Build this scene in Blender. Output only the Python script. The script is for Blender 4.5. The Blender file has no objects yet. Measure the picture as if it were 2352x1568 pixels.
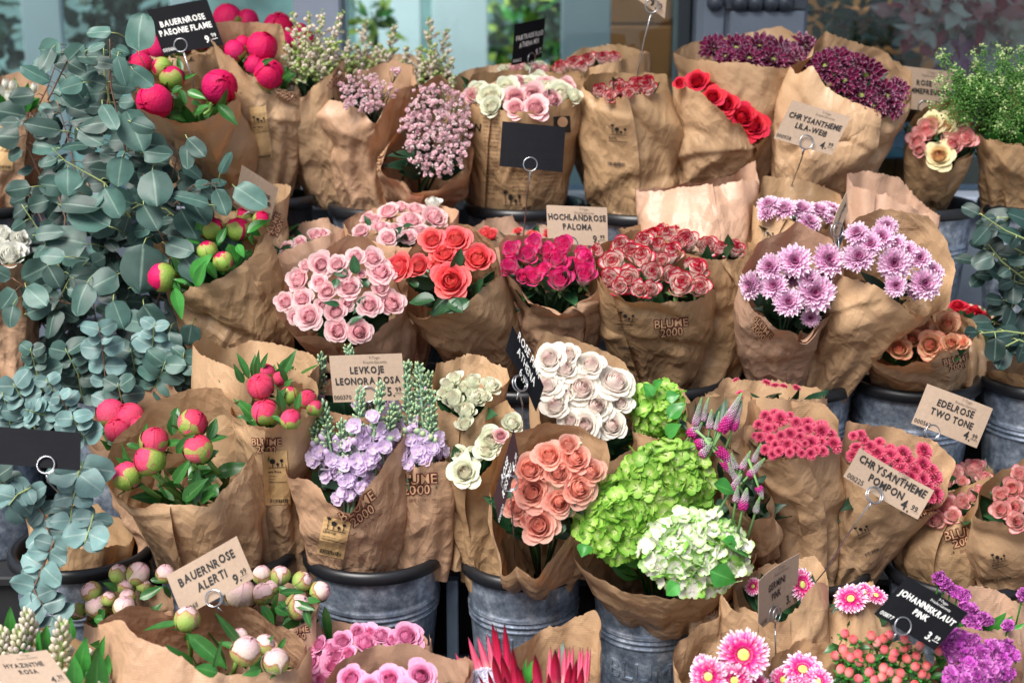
import bpy, math, random
import numpy as np
from mathutils import Vector, Matrix
from mathutils.bvhtree import BVHTree

# ------------------------------------------------------------------ camera, sky, sun, exposure
scene = bpy.context.scene
COL = scene.collection
CAM = np.array((0.0, 0.0, 1.65))
PITCH = math.radians(15.0)
FOC, SENS, PW, PH = 50.0, 36.0, 2352.0, 1568.0
cd = bpy.data.cameras.new("camera"); cam = bpy.data.objects.new("camera", cd); COL.objects.link(cam)
cam.location = CAM; cam.rotation_euler = (math.radians(90) - PITCH, 0, 0)
cd.lens = FOC; cd.sensor_width = SENS; cd.clip_start = 0.05; cd.clip_end = 3000
cd.dof.use_dof = True; cd.dof.focus_distance = 2.50; cd.dof.aperture_fstop = 2.7
scene.camera = cam

SUN_EL, SUN_AZ = math.radians(54), math.radians(216)      # behind and above the viewer, a little to the left
world = bpy.data.worlds.new("World"); scene.world = world; world.use_nodes = True
wn = world.node_tree.nodes; wl = world.node_tree.links
bgn = wn["Background"]; sky = wn.new("ShaderNodeTexSky"); sky.sky_type = 'NISHITA'; sky.sun_disc = False
sky.sun_elevation = SUN_EL; sky.sun_rotation = SUN_AZ; sky.air_density = 1.0; sky.dust_density = 4.0; sky.ozone_density = 1.0
wl.new(sky.outputs[0], bgn.inputs[0]); bgn.inputs[1].default_value = 0.07
sd = bpy.data.lights.new("sun", 'SUN'); sd.energy = 2.7; sd.angle = math.radians(32); sd.color = (1.0, 0.97, 0.93)
sun = bpy.data.objects.new("sun", sd); COL.objects.link(sun)
sdir = Vector((math.sin(SUN_AZ) * math.cos(SUN_EL), math.cos(SUN_AZ) * math.cos(SUN_EL), math.sin(SUN_EL)))
sun.rotation_euler = sdir.to_track_quat('Z', 'Y').to_euler(); sun.location = sdir * 20
scene.view_settings.view_transform = 'Standard'; scene.view_settings.look = 'None'
scene.view_settings.exposure = 1.08; scene.view_settings.gamma = 1.0
scene.render.engine = 'CYCLES'
scene.cycles.use_denoising = True
scene.cycles.max_bounces = 7; scene.cycles.diffuse_bounces = 3; scene.cycles.glossy_bounces = 3
scene.cycles.transmission_bounces = 4; scene.cycles.transparent_max_bounces = 8
scene.cycles.caustics_reflective = False; scene.cycles.caustics_refractive = False

# ------------------------------------------------------------------ pixel -> place helpers
VR = np.array((1.0, 0, 0)); VU = np.array((0, math.sin(PITCH), math.cos(PITCH))); VF = np.array((0, math.cos(PITCH), -math.sin(PITCH)))
def ray(px, py):
    return VF + VR * ((px - PW / 2) / PW * SENS / FOC) + VU * (-(py - PH / 2) / PW * SENS / FOC)
def at(px, py, Y):
    d = ray(px, py); return CAM + d * ((Y - CAM[1]) / d[1])
def ppm(p):                       # photo pixels per metre at a place
    return FOC / SENS * PW / float(np.dot(np.asarray(p) - CAM, VF))
def nrm(v):
    v = np.asarray(v, float); return v / (np.linalg.norm(v) + 1e-12)
def S(r, g, b):                   # sRGB 0..255 -> linear
    f = lambda c: (c / 255 / 12.92) if c / 255 <= 0.04045 else ((c / 255 + 0.055) / 1.055) ** 2.4
    return (f(r), f(g), f(b), 1.0)

# ------------------------------------------------------------------ objects
def empty(name, loc, label, cat, group=None):
    o = bpy.data.objects.new(name, None); COL.objects.link(o); o.location = loc; o.empty_display_size = 0.05
    o["label"] = label; o["category"] = cat
    if group: o["group"] = group
    return o
def mesh_data(name, v, f, mats=(), pet=None, mi=None, smooth=True):
    me = bpy.data.meshes.new(name)
    me.from_pydata(np.asarray(v, float).tolist(), [], [list(map(int, q)) for q in f])
    for m in mats: me.materials.append(m)
    if pet is not None:
        a = me.attributes.new("petal", 'FLOAT_COLOR', 'POINT'); a.data.foreach_set("color", np.asarray(pet, np.float32).ravel())
    if mi is not None: me.polygons.foreach_set("material_index", np.asarray(mi, np.int32))
    if smooth: me.polygons.foreach_set("use_smooth", np.ones(len(me.polygons), bool))
    me.update(); return me
def obj(name, v, f, mat, parent=None, pet=None, mi=None, smooth=True):
    """world-space mesh -> object (origin at its parent's, or at its own base)"""
    v = np.asarray(v, float)
    mats = mat if isinstance(mat, (list, tuple)) else (mat,)
    if parent is not None: base = world_of(parent)
    else: base = np.array((v[:, 0].mean(), v[:, 1].mean(), v[:, 2].min()))
    me = mesh_data(name, v - base, f, mats, pet, mi, smooth)
    o = bpy.data.objects.new(name, me); COL.objects.link(o)
    if parent is not None: o.parent = parent
    else: o.location = base
    return o
def world_of(o):
    p = np.zeros(3)
    while o is not None: p = p + np.array(o.location); o = o.parent
    return p
def tag(o, label=None, cat=None, group=None, kind=None):
    for k, x in (("label", label), ("category", cat), ("group", group), ("kind", kind)):
        if x: o[k] = x
    return o
class MB:                         # collects pieces of one mesh
    def __init__(s): s.v = []; s.f = []; s.p = []; s.m = []; s.n = 0
    def add(s, v, f, p=None, m=0):
        v = np.asarray(v, float); s.v.append(v); k = s.n
        s.f += [[i + k for i in q] for q in f]; s.m += [m] * len(f)
        s.p.append(np.zeros((len(v), 4)) if p is None else np.asarray(p, float)); s.n += len(v)
    def get(s): return np.vstack(s.v), s.f, np.vstack(s.p), s.m
    def obj(s, name, mat, parent=None, smooth=True):
        v, f, p, m = s.get(); return obj(name, v, f, mat, parent, p, m, smooth)
    def data(s, name, mats, smooth=True):
        v, f, p, m = s.get(); return mesh_data(name, v, f, mats, p, m, smooth)
def grid_faces(nu, nv, closed=False):
    f = []
    for j in range(nv - 1):
        for i in range(nu if closed else nu - 1):
            a = j * nu + i; b = j * nu + (i + 1) % nu
            f.append((a, b, b + nu, a + nu))
    return f
def tube(pts, r, n=6, r1=None):
    pts = np.asarray(pts, float); k = len(pts); V = []
    for i in range(k):
        d = nrm(pts[min(i + 1, k - 1)] - pts[max(i - 1, 0)])
        a = nrm(np.cross(d, (0.31, 0.2, 0.93) if abs(d[2]) < 0.9 else (1, 0.1, 0))); b = np.cross(d, a)
        rr = r if r1 is None else r + (r1 - r) * i / (k - 1)
        V += [pts[i] + rr * (a * math.cos(t) + b * math.sin(t)) for t in np.linspace(0, 2 * math.pi, n, endpoint=False)]
    F = grid_faces(n, k, True) + [tuple(range(n - 1, -1, -1)), tuple(range((k - 1) * n, k * n))]
    return np.array(V), F
def box(c, s, bev=0.0):
    c = np.asarray(c, float); h = np.asarray(s, float) / 2; b = min(bev, h.min() * 0.45)
    if b <= 0:
        V = [c + h * np.array((x, y, z)) for z in (-1, 1) for y in (-1, 1) for x in (-1, 1)]
        return np.array(V), [(0, 2, 3, 1), (4, 5, 7, 6), (0, 1, 5, 4), (2, 6, 7, 3), (0, 4, 6, 2), (1, 3, 7, 5)]
    rings = []; V = []
    for z, ins in ((-h[2], b), (-h[2] + b, 0), (h[2] - b, 0), (h[2], b)):
        x, y = h[0] - ins, h[1] - ins
        V += [c + np.array(q) for q in ((-x + b, -y, z), (x - b, -y, z), (x, -y + b, z), (x, y - b, z), (x - b, y, z), (-x + b, y, z), (-x, y - b, z), (-x, -y + b, z))]
    F = grid_faces(8, 4, True) + [tuple(range(7, -1, -1)), tuple(range(24, 32))]
    return np.array(V), F
def lathe(c, prof, n=48):
    V = []
    for r, z in prof:
        V += [(c[0] + r * math.cos(t), c[1] + r * math.sin(t), c[2] + z) for t in np.linspace(0, 2 * math.pi, n, endpoint=False)]
    return np.array(V), grid_faces(n, len(prof), True)
def torus(c, ax, u, R, r, n=24, m=6):
    ax = nrm(ax); u = nrm(np.asarray(u) - ax * np.dot(u, ax)); w = np.cross(ax, u)
    V = []
    for i in range(n):
        t = 2 * math.pi * i / n; e = u * math.cos(t) + w * math.sin(t)
        V += [c + e * (R + r * math.cos(s)) + ax * r * math.sin(s) for s in np.linspace(0, 2 * math.pi, m, endpoint=False)]
    F = []
    for i in range(n):
        for j in range(m):
            F.append((i * m + j, ((i + 1) % n) * m + j, ((i + 1) % n) * m + (j + 1) % m, i * m + (j + 1) % m))
    return np.array(V), F
def ellipsoid(c, ax, r, rl, n=8, m=6):
    """axis ax, radius r across, rl along"""
    ax = nrm(ax); u = nrm(np.cross(ax, (0.3, 0.9, 0.2))); w = np.cross(ax, u); V = []; T = []
    for j in range(m + 1):
        th = math.pi * j / m
        for i in range(n):
            t = 2 * math.pi * i / n
            V.append(c + ax * (-rl * math.cos(th)) + (u * math.cos(t) + w * math.sin(t)) * (r * math.sin(th))); T.append(j / m)
    return np.array(V), grid_faces(n, m + 1, True), np.array(T)

# ------------------------------------------------------------------ materials
MATS = {}
def newmat(name):
    m = bpy.data.materials.new(name); m.use_nodes = True
    return m, m.node_tree.nodes, m.node_tree.links, m.node_tree.nodes["Principled BSDF"]
def nmix(n, l, fac, a, b, mode='MIX'):
    x = n.new("ShaderNodeMix"); x.data_type = 'RGBA'; x.blend_type = mode
    for s, val in ((x.inputs[0], fac), (x.inputs[6], a), (x.inputs[7], b)):
        if isinstance(val, bpy.types.NodeSocket): l.new(val, s)
        else: s.default_value = val
    return x.outputs[2]
def nramp(n, l, fac, stops, interp='LINEAR'):
    r = n.new("ShaderNodeValToRGB"); r.color_ramp.interpolation = interp; e = r.color_ramp.elements
    while len(e) > 1: e.remove(e[0])
    e[0].position, e[0].color = stops[0]
    for p, c in stops[1:]:
        q = e.new(p); q.color = c
    l.new(fac, r.inputs[0]); return r.outputs[0]
def nnoise(n, l, scale, detail=4, vec=None, rough=0.5):
    t = n.new("ShaderNodeTexNoise"); t.inputs["Scale"].default_value = scale; t.inputs["Detail"].default_value = detail
    t.inputs["Roughness"].default_value = rough
    if vec is not None: l.new(vec, t.inputs["Vector"])
    return t.outputs["Fac"]
def translucent(m, n, l, bs, colour, amount):
    out = [x for x in n if x.type == 'OUTPUT_MATERIAL'][0]
    t = n.new("ShaderNodeBsdfTranslucent"); mx = n.new("ShaderNodeMixShader"); mx.inputs[0].default_value = amount
    if isinstance(colour, bpy.types.NodeSocket): l.new(colour, t.inputs[0])
    else: t.inputs[0].default_value = colour
    l.new(bs.outputs[0], mx.inputs[1]); l.new(t.outputs[0], mx.inputs[2]); l.new(mx.outputs[0], out.inputs[0])
def plain(name, c, rough=0.6, metal=0.0, noise=0.0, scale=20, bump=0.0, spec=0.5):
    if name in MATS: return MATS[name]
    m, n, l, b = newmat(name); b.inputs["Roughness"].default_value = rough; b.inputs["Metallic"].default_value = metal
    b.inputs["Specular IOR Level"].default_value = spec; b.inputs["Base Color"].default_value = c
    if noise or bump:
        co = n.new("ShaderNodeTexCoord").outputs["Object"]; f = nnoise(n, l, scale, 5, co)
        if noise:
            lo = [x * (1 - noise) for x in c[:3]] + [1]; hi = [min(1, x * (1 + noise)) for x in c[:3]] + [1]
            l.new(nramp(n, l, f, [(0.3, lo), (0.7, hi)]), b.inputs["Base Color"])
        if bump:
            bp = n.new("ShaderNodeBump"); bp.inputs["Strength"].default_value = bump; bp.inputs["Distance"].default_value = 0.002
            l.new(f, bp.inputs["Height"]); l.new(bp.outputs[0], b.inputs["Normal"])
    MATS[name] = m; return m
CRUMPLE = 0.74
def paper_mat(name, c, glow):
    m, n, l, b = newmat(name); tc = n.new("ShaderNodeTexCoord").outputs["Object"]
    big = nnoise(n, l, 7, 3, tc); fine = nnoise(n, l, 260, 2, tc)
    dk = [x * 0.9 for x in c[:3]] + [1]; lt = [min(1, x * 1.08) for x in c[:3]] + [1]
    col = nramp(n, l, big, [(0.32, dk), (0.68, lt)])
    col = nmix(n, l, 0.05, col, nramp(n, l, fine, [(0.35, (0.12, 0.07, 0.03, 1)), (0.65, (1, 0.9, 0.75, 1))]), 'OVERLAY')
    l.new(col, b.inputs["Base Color"])
    b.inputs["Roughness"].default_value = 0.42; b.inputs["Specular IOR Level"].default_value = 0.5
    # sharp crumple facets (each sheet its own), over fine machine ribs
    oi = n.new("ShaderNodeObjectInfo"); rv = n.new("ShaderNodeVectorMath"); rv.operation = 'MULTIPLY_ADD'; cx = n.new("ShaderNodeCombineXYZ")
    for q in range(3): l.new(oi.outputs["Random"], cx.inputs[q])
    rv.inputs[1].default_value = (9.1, 5.3, 7.7); l.new(cx.outputs[0], rv.inputs[0]); l.new(tc, rv.inputs[2])
    nv = n.new("ShaderNodeTexNoise"); nv.inputs["Scale"].default_value = 9; nv.inputs["Detail"].default_value = 1; l.new(rv.outputs[0], nv.inputs["Vector"])
    ad = n.new("ShaderNodeVectorMath"); ad.operation = 'MULTIPLY_ADD'; ad.inputs[1].default_value = (0.05, 0.05, 0.05); l.new(nv.outputs["Color"], ad.inputs[0]); l.new(rv.outputs[0], ad.inputs[2])
    at_ = n.new("ShaderNodeAttribute"); at_.attribute_name = "petal"; sq = n.new("ShaderNodeSeparateColor"); l.new(at_.outputs["Color"], sq.inputs[0])   # how far down the sheet
    msk = n.new("ShaderNodeMapRange"); msk.inputs[1].default_value = .40; msk.inputs[2].default_value = .62; l.new(nnoise(n, l, 6, 2, rv.outputs[0]), msk.inputs[0])
    dn = n.new("ShaderNodeMapRange"); dn.inputs[1].default_value = .0; dn.inputs[2].default_value = .75; dn.inputs[3].default_value = .18; dn.inputs[4].default_value = .62; l.new(sq.outputs[0], dn.inputs[0])
    stg = n.new("ShaderNodeMath"); stg.operation = 'MULTIPLY_ADD'; stg.inputs[1].default_value = .38; l.new(msk.outputs[0], stg.inputs[0]); l.new(dn.outputs[0], stg.inputs[2])
    prev = None
    for sc, rot, strz, dist, metric in ((9, (.4, .5, .3), .5, .022, 'CHEBYCHEV'), (21, (1.0, .3, .9), .55, .0145, 'CHEBYCHEV'), (46, (.2, 1.1, .5), .7, .0052, 'MANHATTAN')):
        mp = n.new("ShaderNodeMapping"); mp.inputs["Scale"].default_value = (1, 1, strz); mp.inputs["Rotation"].default_value = rot; l.new(ad.outputs[0], mp.inputs[0])
        vo = n.new("ShaderNodeTexVoronoi"); vo.feature = 'F1'; vo.distance = metric; vo.inputs["Scale"].default_value = sc; l.new(mp.outputs[0], vo.inputs["Vector"])
        bb = n.new("ShaderNodeBump"); l.new(stg.outputs[0], bb.inputs["Strength"]); bb.inputs["Distance"].default_value = dist * CRUMPLE; l.new(vo.outputs["Distance"], bb.inputs["Height"])
        if prev: l.new(prev, bb.inputs["Normal"])
        prev = bb.outputs[0]
    wv = n.new("ShaderNodeTexWave"); wv.wave_type = 'BANDS'; wv.bands_direction = 'Z'; wv.inputs["Scale"].default_value = 80; wv.inputs["Distortion"].default_value = 0.6; wv.inputs["Detail"].default_value = 0; l.new(tc, wv.inputs["Vector"])
    b2 = n.new("ShaderNodeBump"); b2.inputs["Strength"].default_value = 0.15; b2.inputs["Distance"].default_value = 0.0008
    l.new(wv.outputs["Fac"], b2.inputs["Height"]); l.new(prev, b2.inputs["Normal"]); l.new(b2.outputs[0], b.inputs["Normal"])
    translucent(m, n, l, b, glow, 0.11)
    return m
PAPER = {"tan": paper_mat("kraft_tan", S(190, 157, 122), S(224, 140, 76)),
         "pink": paper_mat("kraft_pinkish", S(190, 154, 124), S(226, 136, 88)),
         "olive": paper_mat("kraft_olive", S(178, 146, 110), S(214, 140, 70)),
         "rose": paper_mat("kraft_rosy", S(188, 154, 130), S(230, 142, 106))}
def petal_mat(name, stops, edge=None, inner=None, trans=0.34, rough=0.55, vary=0.10, stops2=None, rnd=(0.35, 0.65), streak=.3):
    """stops: pigment from petal base (0) to tip (1); edge: (colour, from, to) along the petal margin; inner: (colour, amount) for the inmost petals;
    stops2: a second pigment run picked per petal"""
    if name in MATS: return MATS[name]
    m, n, l, b = newmat(name)
    a = n.new("ShaderNodeAttribute"); a.attribute_name = "petal"; sp = n.new("ShaderNodeSeparateColor"); l.new(a.outputs["Color"], sp.inputs[0])
    wob = nnoise(n, l, 3.5, 3, n.new("ShaderNodeTexCoord").outputs["Object"], .6); tm = n.new("ShaderNodeMath"); tm.operation = 'MULTIPLY_ADD'; tm.inputs[1].default_value = streak; l.new(wob, tm.inputs[0])
    ts = n.new("ShaderNodeMath"); ts.operation = 'SUBTRACT'; ts.inputs[1].default_value = streak * .5; l.new(sp.outputs[0], ts.inputs[0]); l.new(ts.outputs[0], tm.inputs[2])
    col = nramp(n, l, tm.outputs[0], stops)
    if stops2:
        k = n.new("ShaderNodeMapRange"); k.inputs[1].default_value, k.inputs[2].default_value = rnd; l.new(a.outputs["Alpha"], k.inputs[0])
        col = nmix(n, l, k.outputs[0], col, nramp(n, l, sp.outputs[0], stops2))
    if inner:
        k = n.new("ShaderNodeMapRange"); k.inputs[1].default_value = 0.0; k.inputs[2].default_value = 0.55; k.inputs[3].default_value = inner[1]; k.inputs[4].default_value = 0
        l.new(sp.outputs[2], k.inputs[0]); col = nmix(n, l, k.outputs[0], col, inner[0])
    if edge:
        mx = n.new("ShaderNodeMath"); mx.operation = 'MAXIMUM'; l.new(sp.outputs[0], mx.inputs[0]); l.new(sp.outputs[1], mx.inputs[1])
        no = nnoise(n, l, 5, 2, n.new("ShaderNodeTexCoord").outputs["Object"])
        ad = n.new("ShaderNodeMath"); ad.operation = 'MULTIPLY_ADD'; ad.inputs[1].default_value = 0.2; l.new(no, ad.inputs[0]); l.new(mx.outputs[0], ad.inputs[2])
        k = n.new("ShaderNodeMapRange"); k.interpolation_type = 'SMOOTHSTEP'; k.inputs[1].default_value = edge[1] + 0.1; k.inputs[2].default_value = edge[2] + 0.1; l.new(ad.outputs[0], k.inputs[0])
        col = nmix(n, l, k.outputs[0], col, edge[0])
    if vary:
        hs = n.new("ShaderNodeHueSaturation"); l.new(col, hs.inputs["Color"])
        oi = n.new("ShaderNodeObjectInfo"); k = n.new("ShaderNodeMapRange"); k.inputs[3].default_value = 1 - vary; k.inputs[4].default_value = 1 + vary * 0.6
        l.new(oi.outputs["Random"], k.inputs[0]); l.new(k.outputs[0], hs.inputs["Value"])
        k2 = n.new("ShaderNodeMapRange"); k2.inputs[3].default_value = 0.494; k2.inputs[4].default_value = 0.506; l.new(a.outputs["Alpha"], k2.inputs[0]); l.new(k2.outputs[0], hs.inputs["Hue"])
        col = hs.outputs[0]
    l.new(col, b.inputs["Base Color"]); b.inputs["Roughness"].default_value = rough; b.inputs["Specular IOR Level"].default_value = 0.3
    fn = nnoise(n, l, 9, 4, n.new("ShaderNodeTexCoord").outputs["Object"]); bp = n.new("ShaderNodeBump"); bp.inputs["Strength"].default_value = 0.25; bp.inputs["Distance"].default_value = 0.018
    l.new(fn, bp.inputs["Height"]); l.new(bp.outputs[0], b.inputs["Normal"])
    if trans: translucent(m, n, l, b, col, trans)
    MATS[name] = m; return m
def leaf_mat(name, c, rib, rough=0.45, spec=0.5, vary=0.3, trans=0.12):
    if name in MATS: return MATS[name]
    m, n, l, b = newmat(name)
    a = n.new("ShaderNodeAttribute"); a.attribute_name = "petal"; sp = n.new("ShaderNodeSeparateColor"); l.new(a.outputs["Color"], sp.inputs[0])
    lo = [x * (1 - vary) for x in c[:3]] + [1]; hi = [x * (1 + vary) for x in c[:3]] + [1]
    col = nramp(n, l, a.outputs["Alpha"], [(0.0, lo), (0.5, c), (1.0, hi)])
    k = n.new("ShaderNodeMapRange"); k.inputs[1].default_value = 0.0; k.inputs[2].default_value = 0.10; k.inputs[3].default_value = 0.45; k.inputs[4].default_value = 0.0; l.new(sp.outputs[1], k.inputs[0])
    col = nmix(n, l, k.outputs[0], col, rib)
    no = nnoise(n, l, 60, 3, n.new("ShaderNodeTexCoord").outputs["Object"])
    col = nmix(n, l, 0.18, col, nramp(n, l, no, [(0.3, (0.1, 0.1, 0.1, 1)), (0.7, (0.9, 0.9, 0.9, 1))]), 'OVERLAY')
    l.new(col, b.inputs["Base Color"]); b.inputs["Roughness"].default_value = rough; b.inputs["Specular IOR Level"].default_value = spec
    if trans: translucent(m, n, l, b, col, trans)
    MATS[name] = m; return m
# ------------------------------------------------------------------ flower shapes (unit radius, facing +Z)
GA = 2.39996
def petal_grid(fn, na, nt):
    """fn(a,t)->xyz with a in -1..1 across and t in 0..1 along; returns verts, faces, a, t"""
    A, T = np.meshgrid(np.linspace(-1, 1, na), np.linspace(0, 1, nt)); A = A.ravel(); T = T.ravel()
    return fn(A, T), grid_faces(na, nt), A, T
def pet(t, a, f, r):
    return np.stack([t, np.abs(a), np.full_like(t, f), np.full_like(t, r)], 1)
def rose_data(name, mat, rng, n=22, hgt=1.0, opn=1.0, ruffle=0.0, sepal=True):
    mb = MB()
    for k in range(n):
        f = k / (n - 1); R = 0.10 + (0.58 + 0.29 * opn) * f ** 0.9; W = 1.7 - 0.95 * f; H = (0.98 - 0.38 * f ** 1.4 * opn) * hgt
        curl = 0.30 * opn * f ** .9; ph = k * GA + rng.uniform(-.25, .25); rk = rng.random(); tw = rng.uniform(-.12, .12); H *= rng.uniform(.93, 1.06)
        clo = (1 - f) ** 1.25; flare = min(1, max(0, (f - .30) / .5)) * min(1, .35 + .65 * opn); rk = rng.random()
        def fn(a, t, R=R, W=W, H=H, curl=curl, ph=ph, tw=tw, f=f, clo=clo):
            te = t * (1 - 0.16 * np.abs(a) ** 2.6 * (0.35 + f))
            w = W * (0.42 + 0.58 * np.sin(np.minimum(te * 1.25, 1) * math.pi / 2))
            s1 = np.sin(np.minimum(te * 1.25, 1) * math.pi / 2); up = s1 * (1 - flare) + te ** 1.25 * flare
            rho = (0.05 + 0.22 * R) * (1 - up) + R * up - (0.62 * R * clo + .02 * (1 - f)) * np.maximum(0, te - .45) ** 1.5 / .41 + curl * np.maximum(0, te - .62) ** 2 * 5 - 0.05 * f * a * a
            rho = np.maximum(.012, rho * (1 + 0.05 * np.sin(3 * a + ph))) + ruffle * te ** 3 * np.sin(a * 7 + ph * 3)
            z = -0.62 * hgt + H * 1.22 * te - curl * np.maximum(0, te - .7) ** 2 * 5.5 + ruffle * te ** 3 * np.cos(a * 9 + ph) + 0.05 * tw * a
            an = ph + a * w + tw * te
            return np.stack([rho * np.cos(an), rho * np.sin(an), z], 1)
        v, fa, a, t = petal_grid(fn, 8, 7); mb.add(v, fa, pet(t, a, f, rk))
    if sepal:
        for k in range(5):
            ph = k * 2 * math.pi / 5 + rng.uniform(-.2, .2); up = rng.uniform(-.6, .5)
            def fs(a, t):
                w = 0.13 * np.sin(math.pi * np.minimum(1, t * .9 + .12)) * a; r = 0.14 + 0.52 * t
                return np.stack([r * np.cos(ph) - w * np.sin(ph), r * np.sin(ph) + w * np.cos(ph), -0.64 * hgt + up * t * t * .45 + 0.03 * a * a], 1)
            v, fa, a, t = petal_grid(fs, 3, 5); mb.add(v, fa, pet(t, a, 1, .4), 1)
    return mb.data(name, (mat, MATS["sepal_green"]))
def shell(mb, rng, phi, w, top, rad, m, f, squash=1.0, na=9, nt=10, base=3.1, lean=0.0):
    rk = rng.random(); wig = rng.uniform(.02, .10); lump = rng.uniform(0, 6)
    def fn(a, t):
        te = t * (1 - 0.12 * a ** 2 - wig * np.cos(4 * a + phi * 3))
        th = base + (top - base) * te
        r = rad * (1 + 0.025 * te * te + 0.02 * np.abs(a) ** 3 + lean * te ** 3 + .03 * np.sin(2.2 * th + lump))
        an = phi + a * w * (0.55 + 0.45 * np.sin(np.minimum(1, te * 1.3) * math.pi / 2))
        return np.stack([r * np.sin(th) * np.cos(an), r * np.sin(th) * np.sin(an), squash * r * np.cos(th)], 1)
    v, fa, a, t = petal_grid(fn, na, nt); mb.add(v, fa, pet(t, a, f, rk), m)
def peony_data(name, mat, smat, rng, cover=0.4, open_=0.0):
    """tight round bud; cover = how far up the green sepals reach (0..1)"""
    mb = MB(); v, fa, t = ellipsoid(np.zeros(3), (0, 0, 1), 0.90, 0.92, 16, 10); mb.add(v, fa, np.stack([t, t * 0, t * 0, t * 0 + .5], 1))
    for k in range(9):
        shell(mb, rng, k * GA + rng.uniform(-.3, .3), rng.uniform(.75, 1.15), rng.uniform(.05, .32), 0.925 + 0.0095 * k, 0, k / 9, 1.0, lean=open_ * rng.uniform(0, .35))
    ns = 4 if cover > .55 else 4
    for k in range(ns):
        tp = math.pi * (1 - cover) * rng.uniform(.75, 1.2)
        shell(mb, rng, k * 2 * math.pi / ns + rng.uniform(-.35, .35), rng.uniform(.75, 1.1) * (1 if cover > .5 else .8), max(.12, tp), 1.022 + 0.012 * k, 1, k / ns, 1.0)
    for k in range(3):          # narrow leafy bracts under the bud
        ph = k * 2.1 + rng.uniform(-.4, .4); ln = rng.uniform(.6, 1.1); up = rng.uniform(-.2, .7)
        def fs(a, t):
            w = 0.16 * np.sin(math.pi * np.minimum(1, t * .9 + .1)) * a; r = 0.30 + ln * t
            return np.stack([r * np.cos(ph) - w * np.sin(ph), r * np.sin(ph) + w * np.cos(ph), -0.98 + up * t + .08 * a * a], 1)
        v, fa, a, t = petal_grid(fs, 3, 6); mb.add(v, fa, pet(t, a, 1, .2), 2)
    return mb.data(name, (mat, smat, MATS["peony_leaf"]))
def daisy_data(name, mat, rng, layers, disc=None, width=0.13, cup=0.25, spoon=0.4, pointed=0.0, discr=.2, disch=.1, blunt=.16):
    """layers: (count, length, elevation, start radius)"""
    mb = MB()
    for li, (cnt, ln, el, r0) in enumerate(layers):
        for k in range(cnt):
            ph = 2 * math.pi * (k + (li % 2) * .5) / cnt + rng.uniform(-.09, .09); L = ln * rng.uniform(.88, 1.06); e = el + rng.uniform(-.12, .12); rk = rng.random(); bend = rng.uniform(-.25, .15)
            def fn(a, t):
                prof = (0.30 + 0.70 * np.sin(np.minimum(1, t * 1.25) * math.pi / 2)) * (np.sqrt(np.maximum(blunt, 1 - np.maximum(0, (t - .7) / .3) ** 2.2)) * (1 - pointed) + pointed * np.maximum(0.0, 1 - t) ** .6 * 1.15)
                w = width * prof * a; d = L * t * (1 - .10 * a * a * t)
                ee = e + bend * t
                r = r0 + d * np.cos(ee); z = d * np.sin(ee) - spoon * width * (1 - a * a) * (0.4 + t) + cup * t * t * .3
                return np.stack([r * np.cos(ph) - w * np.sin(ph), r * np.sin(ph) + w * np.cos(ph), z], 1)
            v, fa, a, t = petal_grid(fn, 4, 8); mb.add(v, fa, pet(t, a, 1 - li / max(1, len(layers) - 1), rk))
    mats = [mat]
    if disc:
        mats.append(disc); rr = np.sqrt(np.linspace(0, 1, 60))
        v, fa, t = ellipsoid(np.array((0, 0, disch * .3)), (0, 0, 1), discr, disch, 14, 8); mb.add(v, fa, np.stack([t, t * 0, t, t * 0 + .5], 1), 1)
        for i, r in enumerate(rr):
            an = i * GA; v, fa, t = ellipsoid(np.array((r * discr * math.cos(an), r * discr * math.sin(an), disch * (1.15 - r * r * .8))), (0, 0, 1), discr * .085, discr * .16, 5, 3)
            mb.add(v, fa, np.stack([t * 0 + (1 - r), t * 0, t * 0, t * 0 + rng.random()], 1), 1)
    return mb.data(name, mats)
def tulip_data(name, mat, rng):
    mb = MB()
    for k in range(6):
        ph = k * math.pi / 3 + rng.uniform(-.1, .1); R = .62 if k % 2 else .55; rk = rng.random()
        def fn(a, t):
            te = t * (1 - .18 * a ** 2); w = .75 * np.sin(np.minimum(1, te * 1.3 + .1) * math.pi / 2) * (1 - .45 * np.maximum(0, te - .6) / .4)
            r = R * np.sin(math.pi * np.minimum(.78, .12 + te * .66)) + .03 * te ** 4 * np.sin(13 * a + ph)
            return np.stack([r * np.cos(ph + a * w), r * np.sin(ph + a * w), -1 + 2.1 * te + .06 * te ** 6 * np.sin(17 * a)], 1)
        v, fa, a, t = petal_grid(fn, 9, 8); mb.add(v, fa, pet(t, a, k / 6, rk))
    return mb.data(name, (mat,))
def floret(mb, c, n, r, rng, k=4, m=0, ruffle=.12, w=.62, f=0.0, pt=1.0):
    """little flat flower of k petals"""
    n = nrm(n); u = nrm(np.cross(n, rng.normal(size=3))); w2 = np.cross(n, u); rk = rng.random(); spin = rng.uniform(0, 6)
    for i in range(k):
        ph = spin + i * 2 * math.pi / k + rng.uniform(-.15, .15); up = rng.uniform(-.1, .35); s = r * rng.uniform(.85, 1.12)
        T = np.array((0, .0, .34, .34, .34, .72, .72, .72, 1, 1, 1)); A = np.array((-.3, .3, -.85, 0, .85, -1, 0, 1, -.62, 0, .62))
        d = T * (1 + .08 * (A == 0)); ww = w * A * np.where(T > .9, .8, 1)
        z = up * T + ruffle * np.where(A == 0, -.35, .45) * T
        V = c + s * (np.outer(d * math.cos(ph) - ww * math.sin(ph), u) + np.outer(d * math.sin(ph) + ww * math.cos(ph), w2) + np.outer(z, n))
        F = [(0, 1, 3), (0, 3, 2), (1, 4, 3), (2, 3, 6, 5), (3, 4, 7, 6), (5, 6, 9, 8), (6, 7, 10, 9)]
        mb.add(V, F, np.stack([T * pt, np.abs(A), T * 0 + f, T * 0 + rk], 1), m)
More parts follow.
